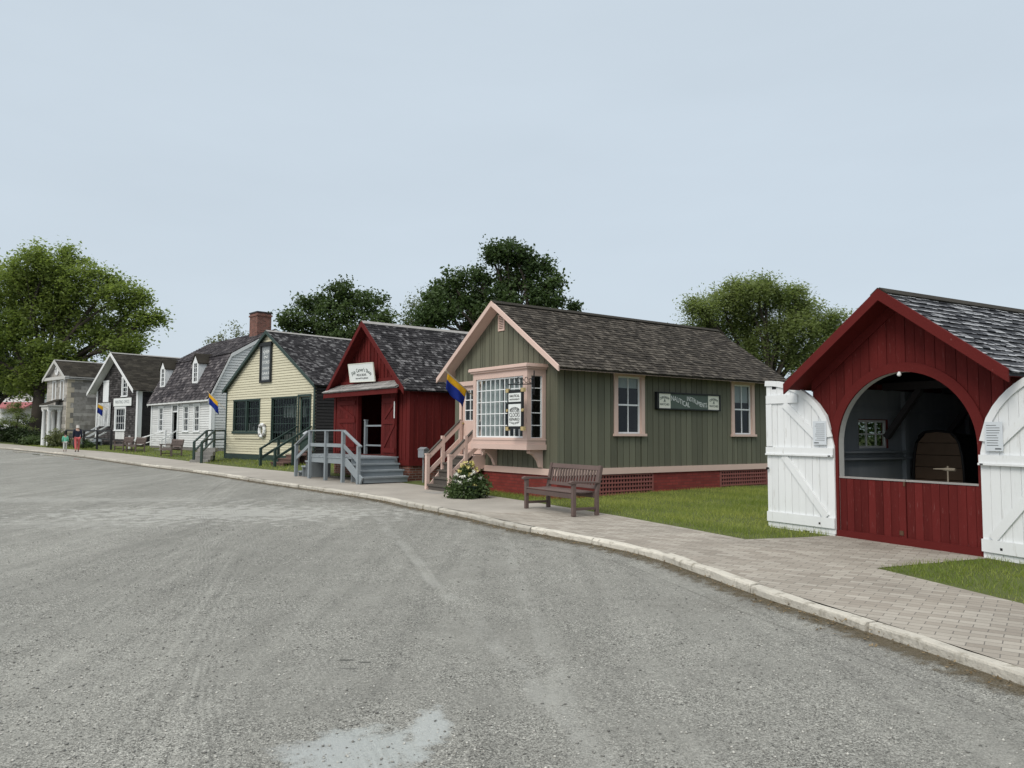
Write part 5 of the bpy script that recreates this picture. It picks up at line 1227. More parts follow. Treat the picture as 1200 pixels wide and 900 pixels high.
m = MB(Tfront()); m.tube([(c + .33 * math.cos(t), .05, he + .55 + .33 * math.sin(t)) for t in np.linspace(0, 2 * math.pi, 20)], .06, 6); m.box(c - .18, c + .18, .014, .03, he + .3, he + .8); m.build('gable_fan', 'white_old', bk)
for h in hl[:2]: window(bk, Tfront(), *h, 'white', 'white', nx=2, ny=4, mid=True, cas=.12, mun=.03, glass='glass_ref')
m = MB(); m.box(-W + .1, -.1, 1.2, 1.25, 0, he, .5); m.build('floor', 'interior_dark', bk)
po = MB(Tfront()); po.box(-2.3, -.75, .02, 1.02, 2.75, 3.0); po.box(-2.4, -.65, .02, 1.12, 3.0, 3.1)
prch = po.build('porch', 'greytrim', bk)
m = MB(); m.prism([(-2.42, -1.14, 3.105), (-.63, -1.14, 3.105), (-.72, -.05, 3.55), (-2.33, -.05, 3.55)], (0, 0, .05), .5); m.build('porch_roof', 'roof_dark', prch)
for x, y in ((-2.1, .85), (-.97, .85), (-2.1, .16), (-.97, .16)):
    m = MB(); m.lathe([(.20, -.5), (.20, -.2), (.155, -.15), (.15, 1.2), (.125, 2.55), (.17, 2.62), (.19, 2.75)], 14, (x, -y, 0)); m.build('column', 'white_old', prch, True)
m = MB(Tfront()); m.box(-2.5, -.5, .02, 1.3, -.5, -.1); m.build('porch_floor', 'stepstone', prch)
m = MB(Tfront()); m.box(-1.95, -1.2, -.1, -.06, .0, 2.6); m.build('door', 'dkgreen', bk)
fQ = fmap(bk); QRZ = bk.rotation_euler.z; footprint(bk, W, D)
def pix(px, py, d):      # direction of a far thing seen from the street, at distance d
    return (px - 600) / 900 * d, d, CAMZ + (509 - py) / 900 * d
a = pix(72, 521, 57.0); b = pix(79, 501, 55.5); c_ = pix(100, 501, 52.5); d_ = pix(132, 501, 49.5)
e = empty('black_ramp_railing', (0, 0, 0), 0, 'black ramp railing running between the stone bank and the dark shingled shop', 'railing')
gzz = lambda p: gz(p[1]) + .15
for q0, q1 in ((a, b), (b, c_), (c_, d_)):
    z0 = gz(q0[1]) + (.3 if q0 is a else 1.35); z1 = gz(q1[1]) + 1.35
    m = MB(); m.bar((q0[0], q0[1], z0), (q1[0], q1[1], z1), .09, .11); m.build('rail', 'black', e)
    m = MB(); m.bar((q0[0], q0[1], z0 - .45), (q1[0], q1[1], z1 - .55), .05, .07); m.build('rail', 'black', e)
for q in (b, c_, d_, ((b[0] + c_[0]) / 2, (b[1] + c_[1]) / 2), ((d_[0] + c_[0]) / 2, (d_[1] + c_[1]) / 2)): m = MB(); m.box(q[0] - .05, q[0] + .05, q[1] - .05, q[1] + .05, gz(q[1]) - .1, gz(q[1]) + 1.35); m.build('post', 'black', e)

# ------------------------------------------------------------------ benches
def make_bench(label):
    b = empty('park_bench', (0, 0, 0), 0, label, 'bench', 'slatted wooden benches along the walk'); Lh = .80
    for sx in (-1, 1):
        m = MB(); m.prism([(sx * Lh - .033, .0, 0), (sx * Lh - .033, .07, 0), (sx * Lh - .033, .07, .62), (sx * Lh - .033, .0, .62)], (.066, 0, 0), .5); m.build('leg', 'bench', b, bevel=.006)
        m = MB(); m.prism([(sx * Lh - .033, .50, 0), (sx * Lh - .033, .57, 0), (sx * Lh - .033, .565, .42), (sx * Lh - .033, .66, .93), (sx * Lh - .033, .60, .95), (sx * Lh - .033, .50, .44)], (.066, 0, 0), .5); m.build('leg', 'bench', b, bevel=.006)
        m = MB(); m.prism([(sx * Lh - .045, -.06, .625), (sx * Lh - .045, -.03, .60), (sx * Lh - .045, .10, .618), (sx * Lh - .045, .57, .605), (sx * Lh - .045, .57, .640), (sx * Lh - .045, .25, .655), (sx * Lh - .045, .0, .668), (sx * Lh - .045, -.05, .655)], (.09, 0, 0), .5); m.build('armrest', 'bench', b, bevel=.006)
        m = MB(); m.box(sx * Lh - .025, sx * Lh + .025, .07, .50, .11, .16); m.build('stretcher', 'bench', b, bevel=.005)
    m = MB(); m.box(-Lh + .034, Lh - .034, .005, .06, .33, .42); m.box(-Lh + .034, Lh - .034, .50, .55, .33, .42)
    for i in range(6): y = .0 + i * .088; z = .432 - .012 * math.sin(math.pi * i / 5); m.box(-Lh + .036, Lh - .036, y, y + .072, z, z + .022)
    m.build('seat', 'bench', b, bevel=.004)
    m = MB(); by = lambda z: .535 + (z - .44) * .20
    m.bar((-Lh + .034, by(.54), .53), (Lh - .034, by(.54), .53), .035, .07, up=(0, .2, 1)); m.bar((-Lh + .034, by(.90), .89), (Lh - .034, by(.90), .89), .04, .09, up=(0, .2, 1))
    n = 17
    for i in range(n): x = -Lh + .034 + (2 * Lh - .068) * (i + .5) / n; m.bar((x, by(.565), .565), (x, by(.845), .845), .045, .018, up=(0, 1, 0))
    m.build('backrest', 'bench', b, bevel=.003); return b
bn = make_bench('brown slatted bench on the paved walk by the green shop')
bz = gz(14.0) + .122
dirb = Vector((1.04 - .24, 13.52 - 14.91)).normalized()
bn.scale = (1, 1, .93); bn.location = (.66, 14.23, bz); bn.rotation_euler.z = math.atan2(dirb.y, dirb.x)
for x, y, rz, lab in ((-18.05, 40.2, -.83, 'weathered bench by the white stair rail of the gambrel house'), (-24.45, 47.9, -.80, 'weathered bench below the name board of the dark shingled shop'), (-23.05, 46.6, -.80, 'weathered bench on the grass before the dark side wall')):
    b2 = copy_tree(bn); b2.location = (x, y, lawn_z(x, y)); b2.rotation_euler.z = rz; b2['label'] = lab
    for ch in b2.children: ch.material_slots[0].link = 'OBJECT'; ch.material_slots[0].material = MT['bench_far']

# ------------------------------------------------------------------ people
def skin_mesh(name, verts, edges, radii, mat, parent, root=0, sub=2):
    me = bpy.data.meshes.new(name); me.from_pydata(verts, edges, []); me.materials.append(MT[mat])
    o = bpy.data.objects.new(name, me); COL.objects.link(o); o.parent = parent
    sk = o.modifiers.new('skin', 'SKIN'); sk.use_smooth_shade = True
    for i, r in enumerate(radii):
        me.skin_vertices[0].data[i].radius = r if isinstance(r, tuple) else (r, r); me.skin_vertices[0].data[i].use_root = i == root
    ss = o.modifiers.new('sub', 'SUBSURF'); ss.levels = sub; ss.render_levels = sub
    return o
def person(x, y, H, rz, label, top, legs, hair, skirt=False, arms=.12, stride=.13):
    e = empty('person', (x, y, gz(y) + .122), rz, label, 'person', None); s = H / 1.7
    P = lambda a: tuple(c_ * s for c_ in a)
    # walking away: y forward
    V = [(0, 0, .93), (0, .01, 1.12), (0, .01, 1.34), (0, .005, 1.46), (0, .02, 1.55), (0, .03, 1.64),
         (.09, 0, .88), (.095, stride * .6, .50), (.095, stride * .55, .09), (.095, stride * .55 + .15, .03),
         (-.09, 0, .88), (-.095, -stride * .3, .50), (-.095, -stride * 1.3, .13), (-.095, -stride * 1.3 + .12, .03),
         (.18, 0, 1.40), (.23, -arms * .3, 1.13), (.22, arms * .7, .90), (.22, arms * .9, .80),
         (-.18, 0, 1.40), (-.23, .0, 1.13), (-.22, arms * 1.1, .90), (-.22, arms * 1.4, .80)]
    E_ = [(0, 1), (1, 2), (2, 3), (3, 4), (4, 5), (0, 6), (6, 7), (7, 8), (8, 9), (0, 10), (10, 11), (11, 12), (12, 13), (2, 14), (14, 15), (15, 16), (16, 17), (2, 18), (18, 19), (19, 20), (20, 21)]
    r = [(.14, .10), (.125, .095), (.15, .10), .055, .085, .082, .085, .06, .042, .035, .085, .06, .042, .035, .055, .042, .034, .03, .055, .042, .034, .03]
    r = [tuple(q * s for q in ((a, a) if not isinstance(a, tuple) else a)) for a in r]
    skin_mesh('body', [P(v) for v in V], E_, r, 'skin', e)
    tv = [0, 1, 2, 3, 14, 15, 16, 18, 19, 20]; te = [(0, 1), (1, 2), (2, 3), (2, 4), (4, 5), (5, 6), (2, 7), (7, 8), (8, 9)]
    tr = [(.17, .13), (.155, .12), (.175, .125), .07, .075, .062, .05, .075, .062, .05]
    vv = [V[i] for i in tv]; vv[0] = (0, 0, .86)
    skin_mesh('jacket', [P(v) for v in vv], te, [tuple(q * s for q in ((a, a) if not isinstance(a, tuple) else a)) for a in tr], top, e, 1)
    lv = [0, 6, 7, 8, 10, 11, 12]; vv = [V[i] for i in lv]; le = [(0, 1), (1, 2), (2, 3), (0, 4), (4, 5), (5, 6)]
    skin_mesh('trousers', [P(v) for v in vv], le, [tuple(q * s for q in ((a, a) if not isinstance(a, tuple) else a)) for a in [(.15, .115), .098, .078, .06, .098, .078, .06]], legs, e)
    for i, j in ((8, 9), (12, 13)):
        a, b = Vector(V[i]), Vector(V[j]); skin_mesh('shoe', [P((a.x, a.y - .03, .045)), P((b.x, b.y + .03, .04))], [(0, 1)], [(.05 * s, .05 * s), (.045 * s, .04 * s)], 'shoe', e)
    skin_mesh('hair', [P((0, -.015, 1.55)), P((0, .0, 1.64)), P((0, .02, 1.70))], [(0, 1), (1, 2)], [(.08 * s, .06 * s), (.096 * s, .095 * s), (.06 * s, .06 * s)], hair, e, 1)
    # face: nose, eyes and ears on the far side of the head
    m = MB(); m.lathe([(.004, .03), (.016, 0), (.014, -.012), (.004, -.016)], 8, P((0, .125, 1.60))); m.build('nose', 'skin', e, True)
    for sx in (-1, 1):
        m = MB(); m.lathe([(.004 * s, -.012 * s), (.012 * s, 0), (.004 * s, .012 * s)], 8, P((sx * .032, .105, 1.63))); m.build('eye', 'hair_dark', e, True)
        m = MB(); m.lathe([(.004 * s, -.03 * s), (.016 * s, -.01 * s), (.018 * s, .015 * s), (.006 * s, .032 * s)], 8, P((sx * .088, .02, 1.61))); m.build('ear', 'skin', e, True)
    return e
person(-26.0, 46.1, 1.56, R(38), 'adult with silver hair walking away in a navy jacket and coral trousers', 'navy', 'coral', 'hair_grey')
person(-26.95, 46.5, 1.08, R(34), 'small child walking away in a mint green top and pale trousers', 'mint', 'palecloth', 'hair_dark', stride=.08)

# ------------------------------------------------------------------ foliage helpers
def leaves_np(C, rnd_c, per, sig, size, aspect=.55, flat=0., droop=0.):
    """C (n,3) clump centres -> quad leaves"""
    n = len(C); idx = np.repeat(np.arange(n), per); k = len(idx)
    sg = np.asarray(sig); sg = sg if sg.ndim == 0 else sg[idx][:, None]
    p = C[idx] + RNG.normal(0, 1, (k, 3)) * sg * np.array([1, 1, .75])
    if droop: p[:, 2] -= np.abs(RNG.normal(0, droop, k))
    nrm = RNG.normal(0, 1, (k, 3)); nrm[:, 2] = np.abs(nrm[:, 2]) * (1 + flat) + .3; nrm /= np.linalg.norm(nrm, axis=1)[:, None]
    t = np.cross(nrm, RNG.normal(0, 1, (k, 3))); t /= np.linalg.norm(t, axis=1)[:, None] + 1e-9; b = np.cross(nrm, t)
    s = size * RNG.uniform(.6, 1.35, k)[:, None]
    V = np.stack([p - t * s * .5, p + b * s * aspect * .5 + t * s * .05, p + t * s * .5, p - b * s * aspect * .5 + t * s * .05], 1).reshape(-1, 3)
    F = np.arange(4 * k).reshape(k, 4)
    r = np.clip(rnd_c[idx] * .7 + RNG.uniform(0, .35, k), 0, 1)
    return V, F, r
def limb(m, a, b, r0, r1, bend=.12, n=5, sides=7):
    a, b = Vector(a), Vector(b); d = b - a; l = d.length
    j1 = Vector((random.uniform(-1, 1), random.uniform(-1, 1), random.uniform(.0, .8))) * l * bend
    pts = [a + d * t + j1 * math.sin(math.pi * t) for t in [i / n for i in range(n + 1)]]
    m.tube(pts, [r0 + (r1 - r0) * i / n for i in range(n + 1)], sides); return pts
def tree(name, label, base, lobes, dist, leafmat, rt, h_fork, nclump=40, per=50, csig=.35, size=.25, aspect=.55, droop=0., flat=0., depth=1.0, grp='trees behind the shops', surf=.45, nlimb=3):
    """lobes: (px, py, radius px [, squash]) of each mass of the crown as seen from the street, at distance dist"""
    z0 = gz(dist) + .1; e = empty(name, (base[0], base[1], z0), 0, label, 'tree', grp)
    o = Vector((base[0], base[1], z0)); m = MB(); fork = Vector((0, 0, h_fork)); fork.x += random.uniform(-.2, .2)
    m.tube([(0, 0, -.3), (0, 0, .1), (0, 0, .5), fork * .5 + Vector((.05, 0, 0)), fork], [rt * 1.6, rt * 1.35, rt * 1.05, rt * .9, rt * .72], 12)
    Cs = []; Rn = []; S = []
    for lb in lobes:
        px, py, rp = lb[:3]; sq = lb[3] if len(lb) > 3 else .8
        r = rp / 900 * dist; x, y, z = pix(px, py, dist); y += random.uniform(-1, 1) * r * .7 * depth
        ctr = Vector((x, y, z)) - o
        pts = limb(m, fork, ctr, rt * .42, rt * .12, .10)
        n = max(6, int(nclump * (rp / 30.) ** 1.7)); u = RNG.normal(0, 1, (n, 3)); u /= np.linalg.norm(u, axis=1)[:, None]
        rad = RNG.uniform(0, 1, n) ** surf; q = np.array(ctr) + u * rad[:, None] * np.array([r, r * depth, r * sq])
        Cs.append(q); tone = RNG.uniform(.15, .85); Rn.append(np.clip(RNG.normal(tone, .22, n), 0, 1)); S.append(RNG.uniform(.6, 1.3, n) * csig)
        for w in range(nlimb * 2):
            g = Vector(q[RNG.integers(n)]); limb(m, pts[random.choice((3, 4, 5))], g, rt * .07, rt * .02, .12, 4, 5)
    tr = m.build('trunk', 'bark', e, True)
    V, F, r = leaves_np(np.concatenate(Cs), np.concatenate(Rn), per, np.concatenate(S), size, aspect, flat, droop)
    np_mesh('crown', V, F, r, leafmat, e)
    return e
MT['leaf_maple'] = M_leaf('maple_leaf', (.095, .140, .040), (.245, .305, .090), .5)
MT['leaf_dark'] = M_leaf('dark_oak_leaf', (.028, .052, .020), (.085, .130, .045), .32)
MT['leaf_mid'] = M_leaf('round_tree_leaf', (.034, .058, .023), (.095, .140, .050), .3)
MT['leaf_locust'] = M_leaf('feathery_leaf', (.100, .142, .052), (.235, .280, .112), .5)
MT['leaf_pale'] = M_leaf('pale_spring_leaf', (.10, .12, .06), (.20, .22, .11), .35)
MT['leaf_slender'] = M_leaf('greyish_leaf', (.075, .10, .05), (.15, .18, .09), .35)
MT['leaf_black'] = M_leaf('near_black_leaf', (.012, .022, .009), (.034, .055, .018), .2)  # darkest leaf colour, for the far tree and the low shrubs
x, y, z = pix(43, 515, 74.0)
tree('maple_tree', 'broad bright green tree rising behind the stone bank', (x, y), [(60, 316, 30), (25, 326, 30), (95, 334, 32), (140, 352, 28), (172, 380, 16), (-25, 350, 45), (60, 372, 46), (120, 392, 36), (10, 392, 40), (150, 408, 22), (70, 424, 34), (28, 445, 32), (98, 440, 24), (-40, 410, 50), (40, 345, 36), (185, 372, 8), (75, 300, 14), (128, 330, 14), (160, 350, 12)], 74., 'leaf_maple', .62, 5.0, 64, 76, .50, .30, .62, flat=1.5)
x, y, z = pix(393, 500, 56.0)
tree('round_tree', 'round dark green tree between the cream shop and the red shop', (x, y), [(393, 345, 24), (365, 356, 22), (425, 352, 22), (345, 374, 17), (446, 376, 16), (395, 378, 32), (360, 392, 24), (430, 392, 26), (395, 410, 30), (450, 398, 14), (338, 384, 10)], 56., 'leaf_mid', .35, 3.5, 50, 64, .32, .24, .62)
x, y, z = pix(600, 480, 46.0)
tree('oak_tree', 'tall dark uneven oak rising behind the green shop roof', (x, y), [(590, 294, 20), (606, 300, 18), (628, 312, 18), (648, 330, 15), (575, 300, 12), (600, 328, 28), (635, 348, 24), (560, 326, 16), (530, 330, 18), (512, 340, 14), (545, 350, 26), (520, 362, 24), (580, 358, 28), (500, 376, 20), (560, 380, 30), (615, 370, 24), (672, 358, 7), (655, 350, 8)], 46., 'leaf_dark', .45, 4.5, 56, 64, .26, .21, .62, surf=.45)
x, y, z = pix(492, 480, 50.0)
tree('slender_tree', 'pale thin leaved tree at the edge of the dark oak', (x, y), [(500, 345, 13), (488, 360, 14), (476, 376, 13), (508, 358, 14), (468, 384, 9), (486, 376, 14)], 50., 'leaf_slender', .16, 4.0, 44, 34, .3, .17, .5, nlimb=4)
x, y, z = pix(900, 470, 36.0)
tree('feathery_tree', 'wide feathery light green tree above the far end of the green shop', (x, y), [(880, 338, 22, .6), (848, 345, 24, .6), (915, 342, 24, .6), (822, 362, 20, .6), (950, 356, 24, .6), (885, 362, 34, .7), (842, 378, 26, .7), (925, 380, 34, .7), (968, 378, 22, .7), (890, 398, 36), (935, 412, 30), (862, 329, 12, .5), (898, 327, 13, .5), (806, 385, 12, .5), (980, 366, 12, .5), (938, 335, 12, .5), (812, 350, 9, .5), (826, 395, 14, .6), (802, 402, 8, .5), (988, 384, 8, .6), (965, 405, 22)], 36., 'leaf_locust', .24, 3.2, 88, 74, .24, .15, .38, droop=.25, flat=1.2, depth=1.0, surf=.5, nlimb=4)
x, y, z = pix(272, 450, 80.0)
tree('sparse_tree', 'thin pale tree top showing beside the brick chimney', (x, y), [(272, 388, 12), (283, 392, 9), (258, 394, 9), (245, 402, 6)], 80., 'leaf_pale', .2, 6.0, 20, 22, .35, .25, .5, nlimb=4)
x, y, z = pix(-6, 515, 84.0)
tree('dark_tree', 'very dark tree beyond the road end', (x, y), [(5, 425, 34), (-30, 430, 40), (28, 440, 24), (-5, 452, 26), (-50, 450, 40)], 84., 'leaf_black', .5, 3.5, 60, 46, .5, .34, .6)

def bush(name, label, x, y, z, lobes, leafmat, per=40, size=.1, sig=.1, cat='shrub', grp=None, n=22):
    e = empty(name, (x, y, z), 0, label, cat, grp); Cs = []; Rn = []
    m = MB()
    for (lx, ly, lz, r) in lobes:
        limb(m, (lx * .2, ly * .2, -.05), (lx, ly, lz), .03, .012, .15, 4, 5)
        u = RNG.normal(0, 1, (n, 3)); u /= np.linalg.norm(u, axis=1)[:, None]; q = np.array([lx, ly, lz]) + u * (RNG.uniform(0, 1, n) ** .45)[:, None] * r
        q[:, 2] = np.maximum(q[:, 2], .02); Cs.append(q); Rn.append(RNG.uniform(.1, .9, n))
    m.build('stem', 'bark', e)
    V, F, r = leaves_np(np.concatenate(Cs), np.concatenate(Rn), per, sig, size); V[:, 2] = np.maximum(V[:, 2], .0); np_mesh('foliage', V, F, r, leafmat, e)
    return e
# flowering tub at the foot of the pink stair
px_, py_ = -.92, 17.25; pz = gz(py_) + .12
e = empty('flower_tub', (px_, py_, pz), 0, 'dark tub overflowing with yellow and white flowers beside the pink stair', 'planter')
e.scale = (.84, .84, .86)
m = MB(); m.lathe([(.28, 0), (.33, .02), (.37, .26), (.39, .29), (.39, .31), (.35, .31), (.34, .26)], 24); m.build('tub', 'dkgreen', e, True)
m = MB(); m.lathe([(.335, .25), (.335, .27)], 20); m.build('soil', 'soil', e)
Cs = []; 
for (lx, ly, lz, r) in ((-.05, 0, .55, .3), (-.22, .05, .48, .24), (.2, 0, .45, .24), (.0, -.2, .42, .24), (-.34, -.1, .36, .18), (.36, -.05, .36, .2), (-.1, .1, .74, .18), (.3, -.2, .25, .16), (-.2, -.25, .3, .16), (-.3, -.3, .16, .16), (.0, -.38, .16, .15), (-.45, -.1, .2, .14)):
    u = RNG.normal(0, 1, (26, 3)); u /= np.linalg.norm(u, axis=1)[:, None]; Cs.append(np.array([lx, ly - .04, lz - .06]) + u * (RNG.uniform(0, 1, 26) ** .5)[:, None] * r)
C_ = np.concatenate(Cs); V, F, r = leaves_np(C_, RNG.uniform(0, 1, len(C_)), 19, .075, .085, .5); np_mesh('foliage', V, F, r, 'leaf_mid', e)
MT['petal_y'] = M('pale_yellow_petal', (.62, .56, .22), .7); MT['petal_w'] = M('white_petal', (.74, .74, .68), .7)
for nm, mt, pts in (('blossoms', 'petal_y', [(-.12, -.05, .90), (.02, -.08, .92), (-.2, -.1, .82), (.08, -.12, .84), (-.05, -.2, .78), (.12, -.3, .34), (-.28, -.2, .68), (.18, -.15, .74), (.02, -.3, .62)]), ('blossoms', 'petal_w', [(-.36, -.2, .60), (-.42, -.18, .44), (-.18, -.34, .55), (.1, -.33, .66), (-.46, -.1, .3), (-.25, -.38, .40), (.28, -.2, .52), (.0, -.4, .46), (-.14, -.42, .12), (-.38, -.25, .22)])):
    V, F, r = leaves_np(np.array(pts), np.ones(len(pts)) * .5, 26, .028, .06, .8); np_mesh(nm, V, F, r, mt, e)
m = MB(); m.lathe([(.05, 0), (.06, .1), (.055, .11)], 12)
# shrubs around the stone bank, and the far side of the street end
x, y, z = pix(66, 520, 56.); z = lawn_z(x, y)
bush('ornamental_grass', 'straw coloured shrub in front of the porch columns', x, y, z, [(-.3, 0, .6, .5), (.3, .1, .8, .5), (0, 0, .4, .5), (.7, 0, .5, .4)], 'leaf_pale', 40, .14, .12, 'shrub')
for px2, d_, lab, hh in ((54, 62., 'low dark green shrub beside the porch step', .6), (46, 65., 'low dark green shrub at the foot of the big trunk', .7), (26, 70., 'wide dark shrub under the big tree', 1.0), (10, 78., 'dark hedge shrub before the white far house', 1.3), (33, 82., 'tall dark shrub beside the white far house', 1.6)):
    x, y, z = pix(px2, 520, d_); z = lawn_z(x, y); bush('low_shrub', lab, x, y, z, [(-.8, 0, hh * .5, hh * .6), (0, .2, hh * .7, hh * .7), (.8, 0, hh * .5, hh * .6), (0, -.4, hh * .35, hh * .5), (1.5, .1, hh * .4, hh * .5), (-1.5, .1, hh * .4, hh * .5)], 'leaf_black' if px2 != 54 else 'leaf_mid', 42, .2, .17, 'shrub', 'dark shrubs under the big tree')
for px2, d_, lab in ((100, 52.5, 'leafy plant by the black ramp railing'),):
    x, y, z = pix(px2, 524, d_); bush('ramp_plant', lab, x, y, lawn_z(x, y), [(0, 0, .3, .3), (.4, .1, .3, .25)], 'leaf_mid', 30, .1, .08)
# small conifer with drooping yellow-green tips
x, y, z = pix(18, 505, 72.); z = lawn_z(x, y); e = empty('small_conifer', (x, y, z), 0, 'low spreading yellow green conifer in front of the white far house', 'tree')
m = MB(); m.tube([(0, 0, 0), (.2, 0, 1.5), (.5, 0, 3.0)], [.12, .09, .03], 7); Cs = []
for i in range(26):
    a_ = RNG.uniform(0, 6.28); h = RNG.uniform(1.4, 3.4); l = RNG.uniform(1.0, 2.4) * (4.2 - h) / 2.6
    p0 = Vector((.2, 0, h)); p1 = p0 + Vector((math.cos(a_) * l, math.sin(a_) * l, -.25 * l + .3)); m.tube([p0, (p0 + p1) / 2 + Vector((0, 0, .12)), p1], [.03, .02, .008], 5)
    for t in np.linspace(.3, 1, 6): Cs.append(list(p0.lerp(p1, float(t))))
m.build('trunk', 'bark', e); C_ = np.array(Cs); V, F, r = leaves_np(C_, RNG.uniform(.3, 1, len(C_)), 26, .16, .16, .3); np_mesh('crown', V, F, r, 'leaf_locust', e)
# white far house with a striped awning
x, y, z = pix(8, 509, 100.); fh = empty('far_white_house', (x, y, gz(100)), R(-8), 'white far house with a red awning behind the big tree', 'house')
m = MB(Tfront()); clap(m, lambda z: (-9, 5), 0, 6.2, .2, [(-3.2, -2.2, 1.9, 3.3)]); m.build('wall', 'white', fh)
m = MB(); m.box(-8.9, 4.9, .06, 6, 0, 6.1); m.build('core', 'white_old', fh)
m = MB(); m.prism([(-9.4, -.5, 6.2), (-9.4, 3, 8.2), (-9.4, 6.5, 6.2)], (14.8, 0, 0), .5); m.build('roof', 'roof_dark', fh)
m = MB(); m.prism([(-1.2, -.02, 4.75), (-1.2, -1.7, 4.0), (-1.2, -1.7, 3.85), (-1.2, -.02, 4.6)], (5.2, 0, 0), .5); m.build('awning', 'awning', fh)
m = MB(Tfront()); m.box(-3.3, -2.1, .02, .08, 1.5, 3.3); w_ = m.build('window', 'dkgreen', fh)
m = MB(Tfront()); m.tube([(-2.1 + .75 * math.cos(t), .3, 4.9 + .42 * math.sin(t)) for t in np.linspace(0, 6.28, 18)], .1, 6); m.prism([(-2.1 + .7 * math.cos(t), .27, 4.9 + .38 * math.sin(t)) for t in np.linspace(0, 6.0, 16)], (0, .06, 0)); m.build('oval_sign', 'sign_white', fh)
m = MB(Tfront())
for i in range(30): m.box(-5 + i * .33, -5 + i * .33 + .1, 3.0, 3.05, 0, 1.1)
m.box(-5, 5, 3.05, 3.1, .3, .4); m.box(-5, 5, 3.05, 3.1, .85, .95); m.build('picket_railing', 'white', fh)
x, y, z = pix(-2, 515, 73.); e = empty('low_stone_wall', (x, y, lawn_z(x, y)), R(20), 'low dark stone wall under the big tree by the road end', 'wall'); m = MB(Tfront()); ashlar(m, -6, 1.4, -.2, .75, .25, .5, back=-.3); m.build('courses', 'stonebase', e)

# low far wood behind the lawns, one mass
n = 900; t = RNG.uniform(0, 1, n); X = -6 + 84 * t; Y = 66 - 34 * t + RNG.normal(0, 2.0, n) + 6 * np.sin(t * 9); H = 2.6 + 1.0 * np.sin(t * 23) + .6 * np.sin(t * 51)
C_ = np.c_[X, Y, .6 + RNG.uniform(0, 1, n) ** .7 * H]; V, F, r = leaves_np(C_, RNG.uniform(0, 1, n), 40, .55, .38, .6, flat=1); o = np_mesh('far_wood', V, F, r, 'leaf_dark'); o['kind'] = 'stuff'; tag(o, 'low dark wood far behind the shops', 'wood')
# ------------------------------------------------------------------ grass, litter, loose stone, puddles
def scatter(n, box):
    return RNG.uniform(box[0], box[1], n), RNG.uniform(box[2], box[3], n)
def clear(X, Y):
    ok = side_of(X, Y, IS) & ~in_poly(X, Y, apron)
    for fp in FOOT: ok &= ~in_poly(X, Y, fp)
    return ok
MT['grass'] = M_leaf('grass_blade', (.125, .180, .030), (.33, .36, .095), .3, .6)
def grass(name, n, box, h, wd, maxd, pad=None):
    X, Y = scatter(n, box); ok = clear(X, Y); D_ = dist_poly(X, Y, IS) + RNG.normal(0, .015, n); ok &= D_ < maxd
    patch = np.sin(X * 3.1 + 1.3 * np.sin(Y * 1.7)) * np.sin(Y * 2.7 + X) ; ok &= RNG.uniform(0, 1, n) < np.clip((D_ + .02) / .10, .25, 1) * (.72 + .28 * patch)
    X, Y, D_ = X[ok], Y[ok], D_[ok]; k = len(X)
    gzv = .008 * np.maximum(0, np.minimum(Y, 95) - 8); Z = gzv + .114 + np.clip((D_ - 1.6) / 3., 0, 1) * (.03 + .12 * np.clip((Y - 23) / 6., 0, 1))
    a = RNG.uniform(0, 6.28, k); hh = h * RNG.uniform(.45, 1.3, k) * np.clip(.55 + D_ * .9, .55, 1) * (1 + .25 * np.sin(X * 1.9) * np.sin(Y * 2.3)); w = wd * RNG.uniform(.7, 1.3, k); ln = RNG.uniform(.1, .9, k) * hh
    ca_, sa = np.cos(a), np.sin(a); b = RNG.uniform(0, 6.28, k)
    V = np.stack([np.stack([X - ca_ * w, Y - sa * w, Z], 1), np.stack([X + ca_ * w, Y + sa * w, Z], 1), np.stack([X + np.cos(b) * ln, Y + np.sin(b) * ln, Z + hh], 1)], 1).reshape(-1, 3)
    tone = .48 + .38 * np.sin(X * .9 + np.sin(Y)) * np.sin(Y * .8 + 1) + .15 * np.sin(X * 4 + Y * 3)
    o = np_mesh(name, V, np.arange(3 * k).reshape(k, 3), np.clip(tone + RNG.normal(0, .32, k), 0, 1), 'grass'); o['kind'] = 'stuff'
    tag(o, 'short green grass between the walk and the buildings', 'grass')
grass('grass', 230000, (-1.5, 9.5, 5.5, 20.5), .066, .0042, 9)
grass('grass', 70000, (-40, -3, 20, 60), .09, .014, 4.5)
# dead leaves and grit along the kerb
n = 1500; s_ = RNG.uniform(0, 26, n); P_, _ = along(KS, 0); pts = np.array([along(KS, t + 8.5)[0] for t in s_]); pt2 = np.array([along(KS, t + 8.55)[0] for t in s_]); dd = pt2 - pts; dd /= np.linalg.norm(dd, axis=1)[:, None] + 1e-9
clus = .5 + .5 * np.sin(s_ * 2.3) * np.sin(s_ * .9 + 1); keep = RNG.uniform(0, 1, n) < .25 + .75 * clus; pts, dd = pts[keep], dd[keep]
C_ = pts - np.stack([dd[:, 1], -dd[:, 0]], 1) * np.abs(RNG.normal(0, .11, len(pts)))[:, None]; Z = .008 * np.maximum(0, C_[:, 1] - 8) + .014 + .034 * np.clip(1 - dist_poly(C_[:, 0], C_[:, 1], KS) / .45, 0, 1)
V, F, r = leaves_np(np.c_[C_, Z], RNG.uniform(0, 1, len(C_)), 2, .02, .032, .5, flat=3); V[:, 2] = np.maximum(V[:, 2], np.repeat(np.repeat(Z, 2), 4) - .008)
MT['litter'] = M_leaf('dead_leaf', (.10, .065, .03), (.26, .20, .12), .1, .8); o = np_mesh('leaf_litter', V, F, r, 'litter'); o['kind'] = 'stuff'; tag(o, 'brown leaf litter and twigs gathered along the kerb', 'litter')
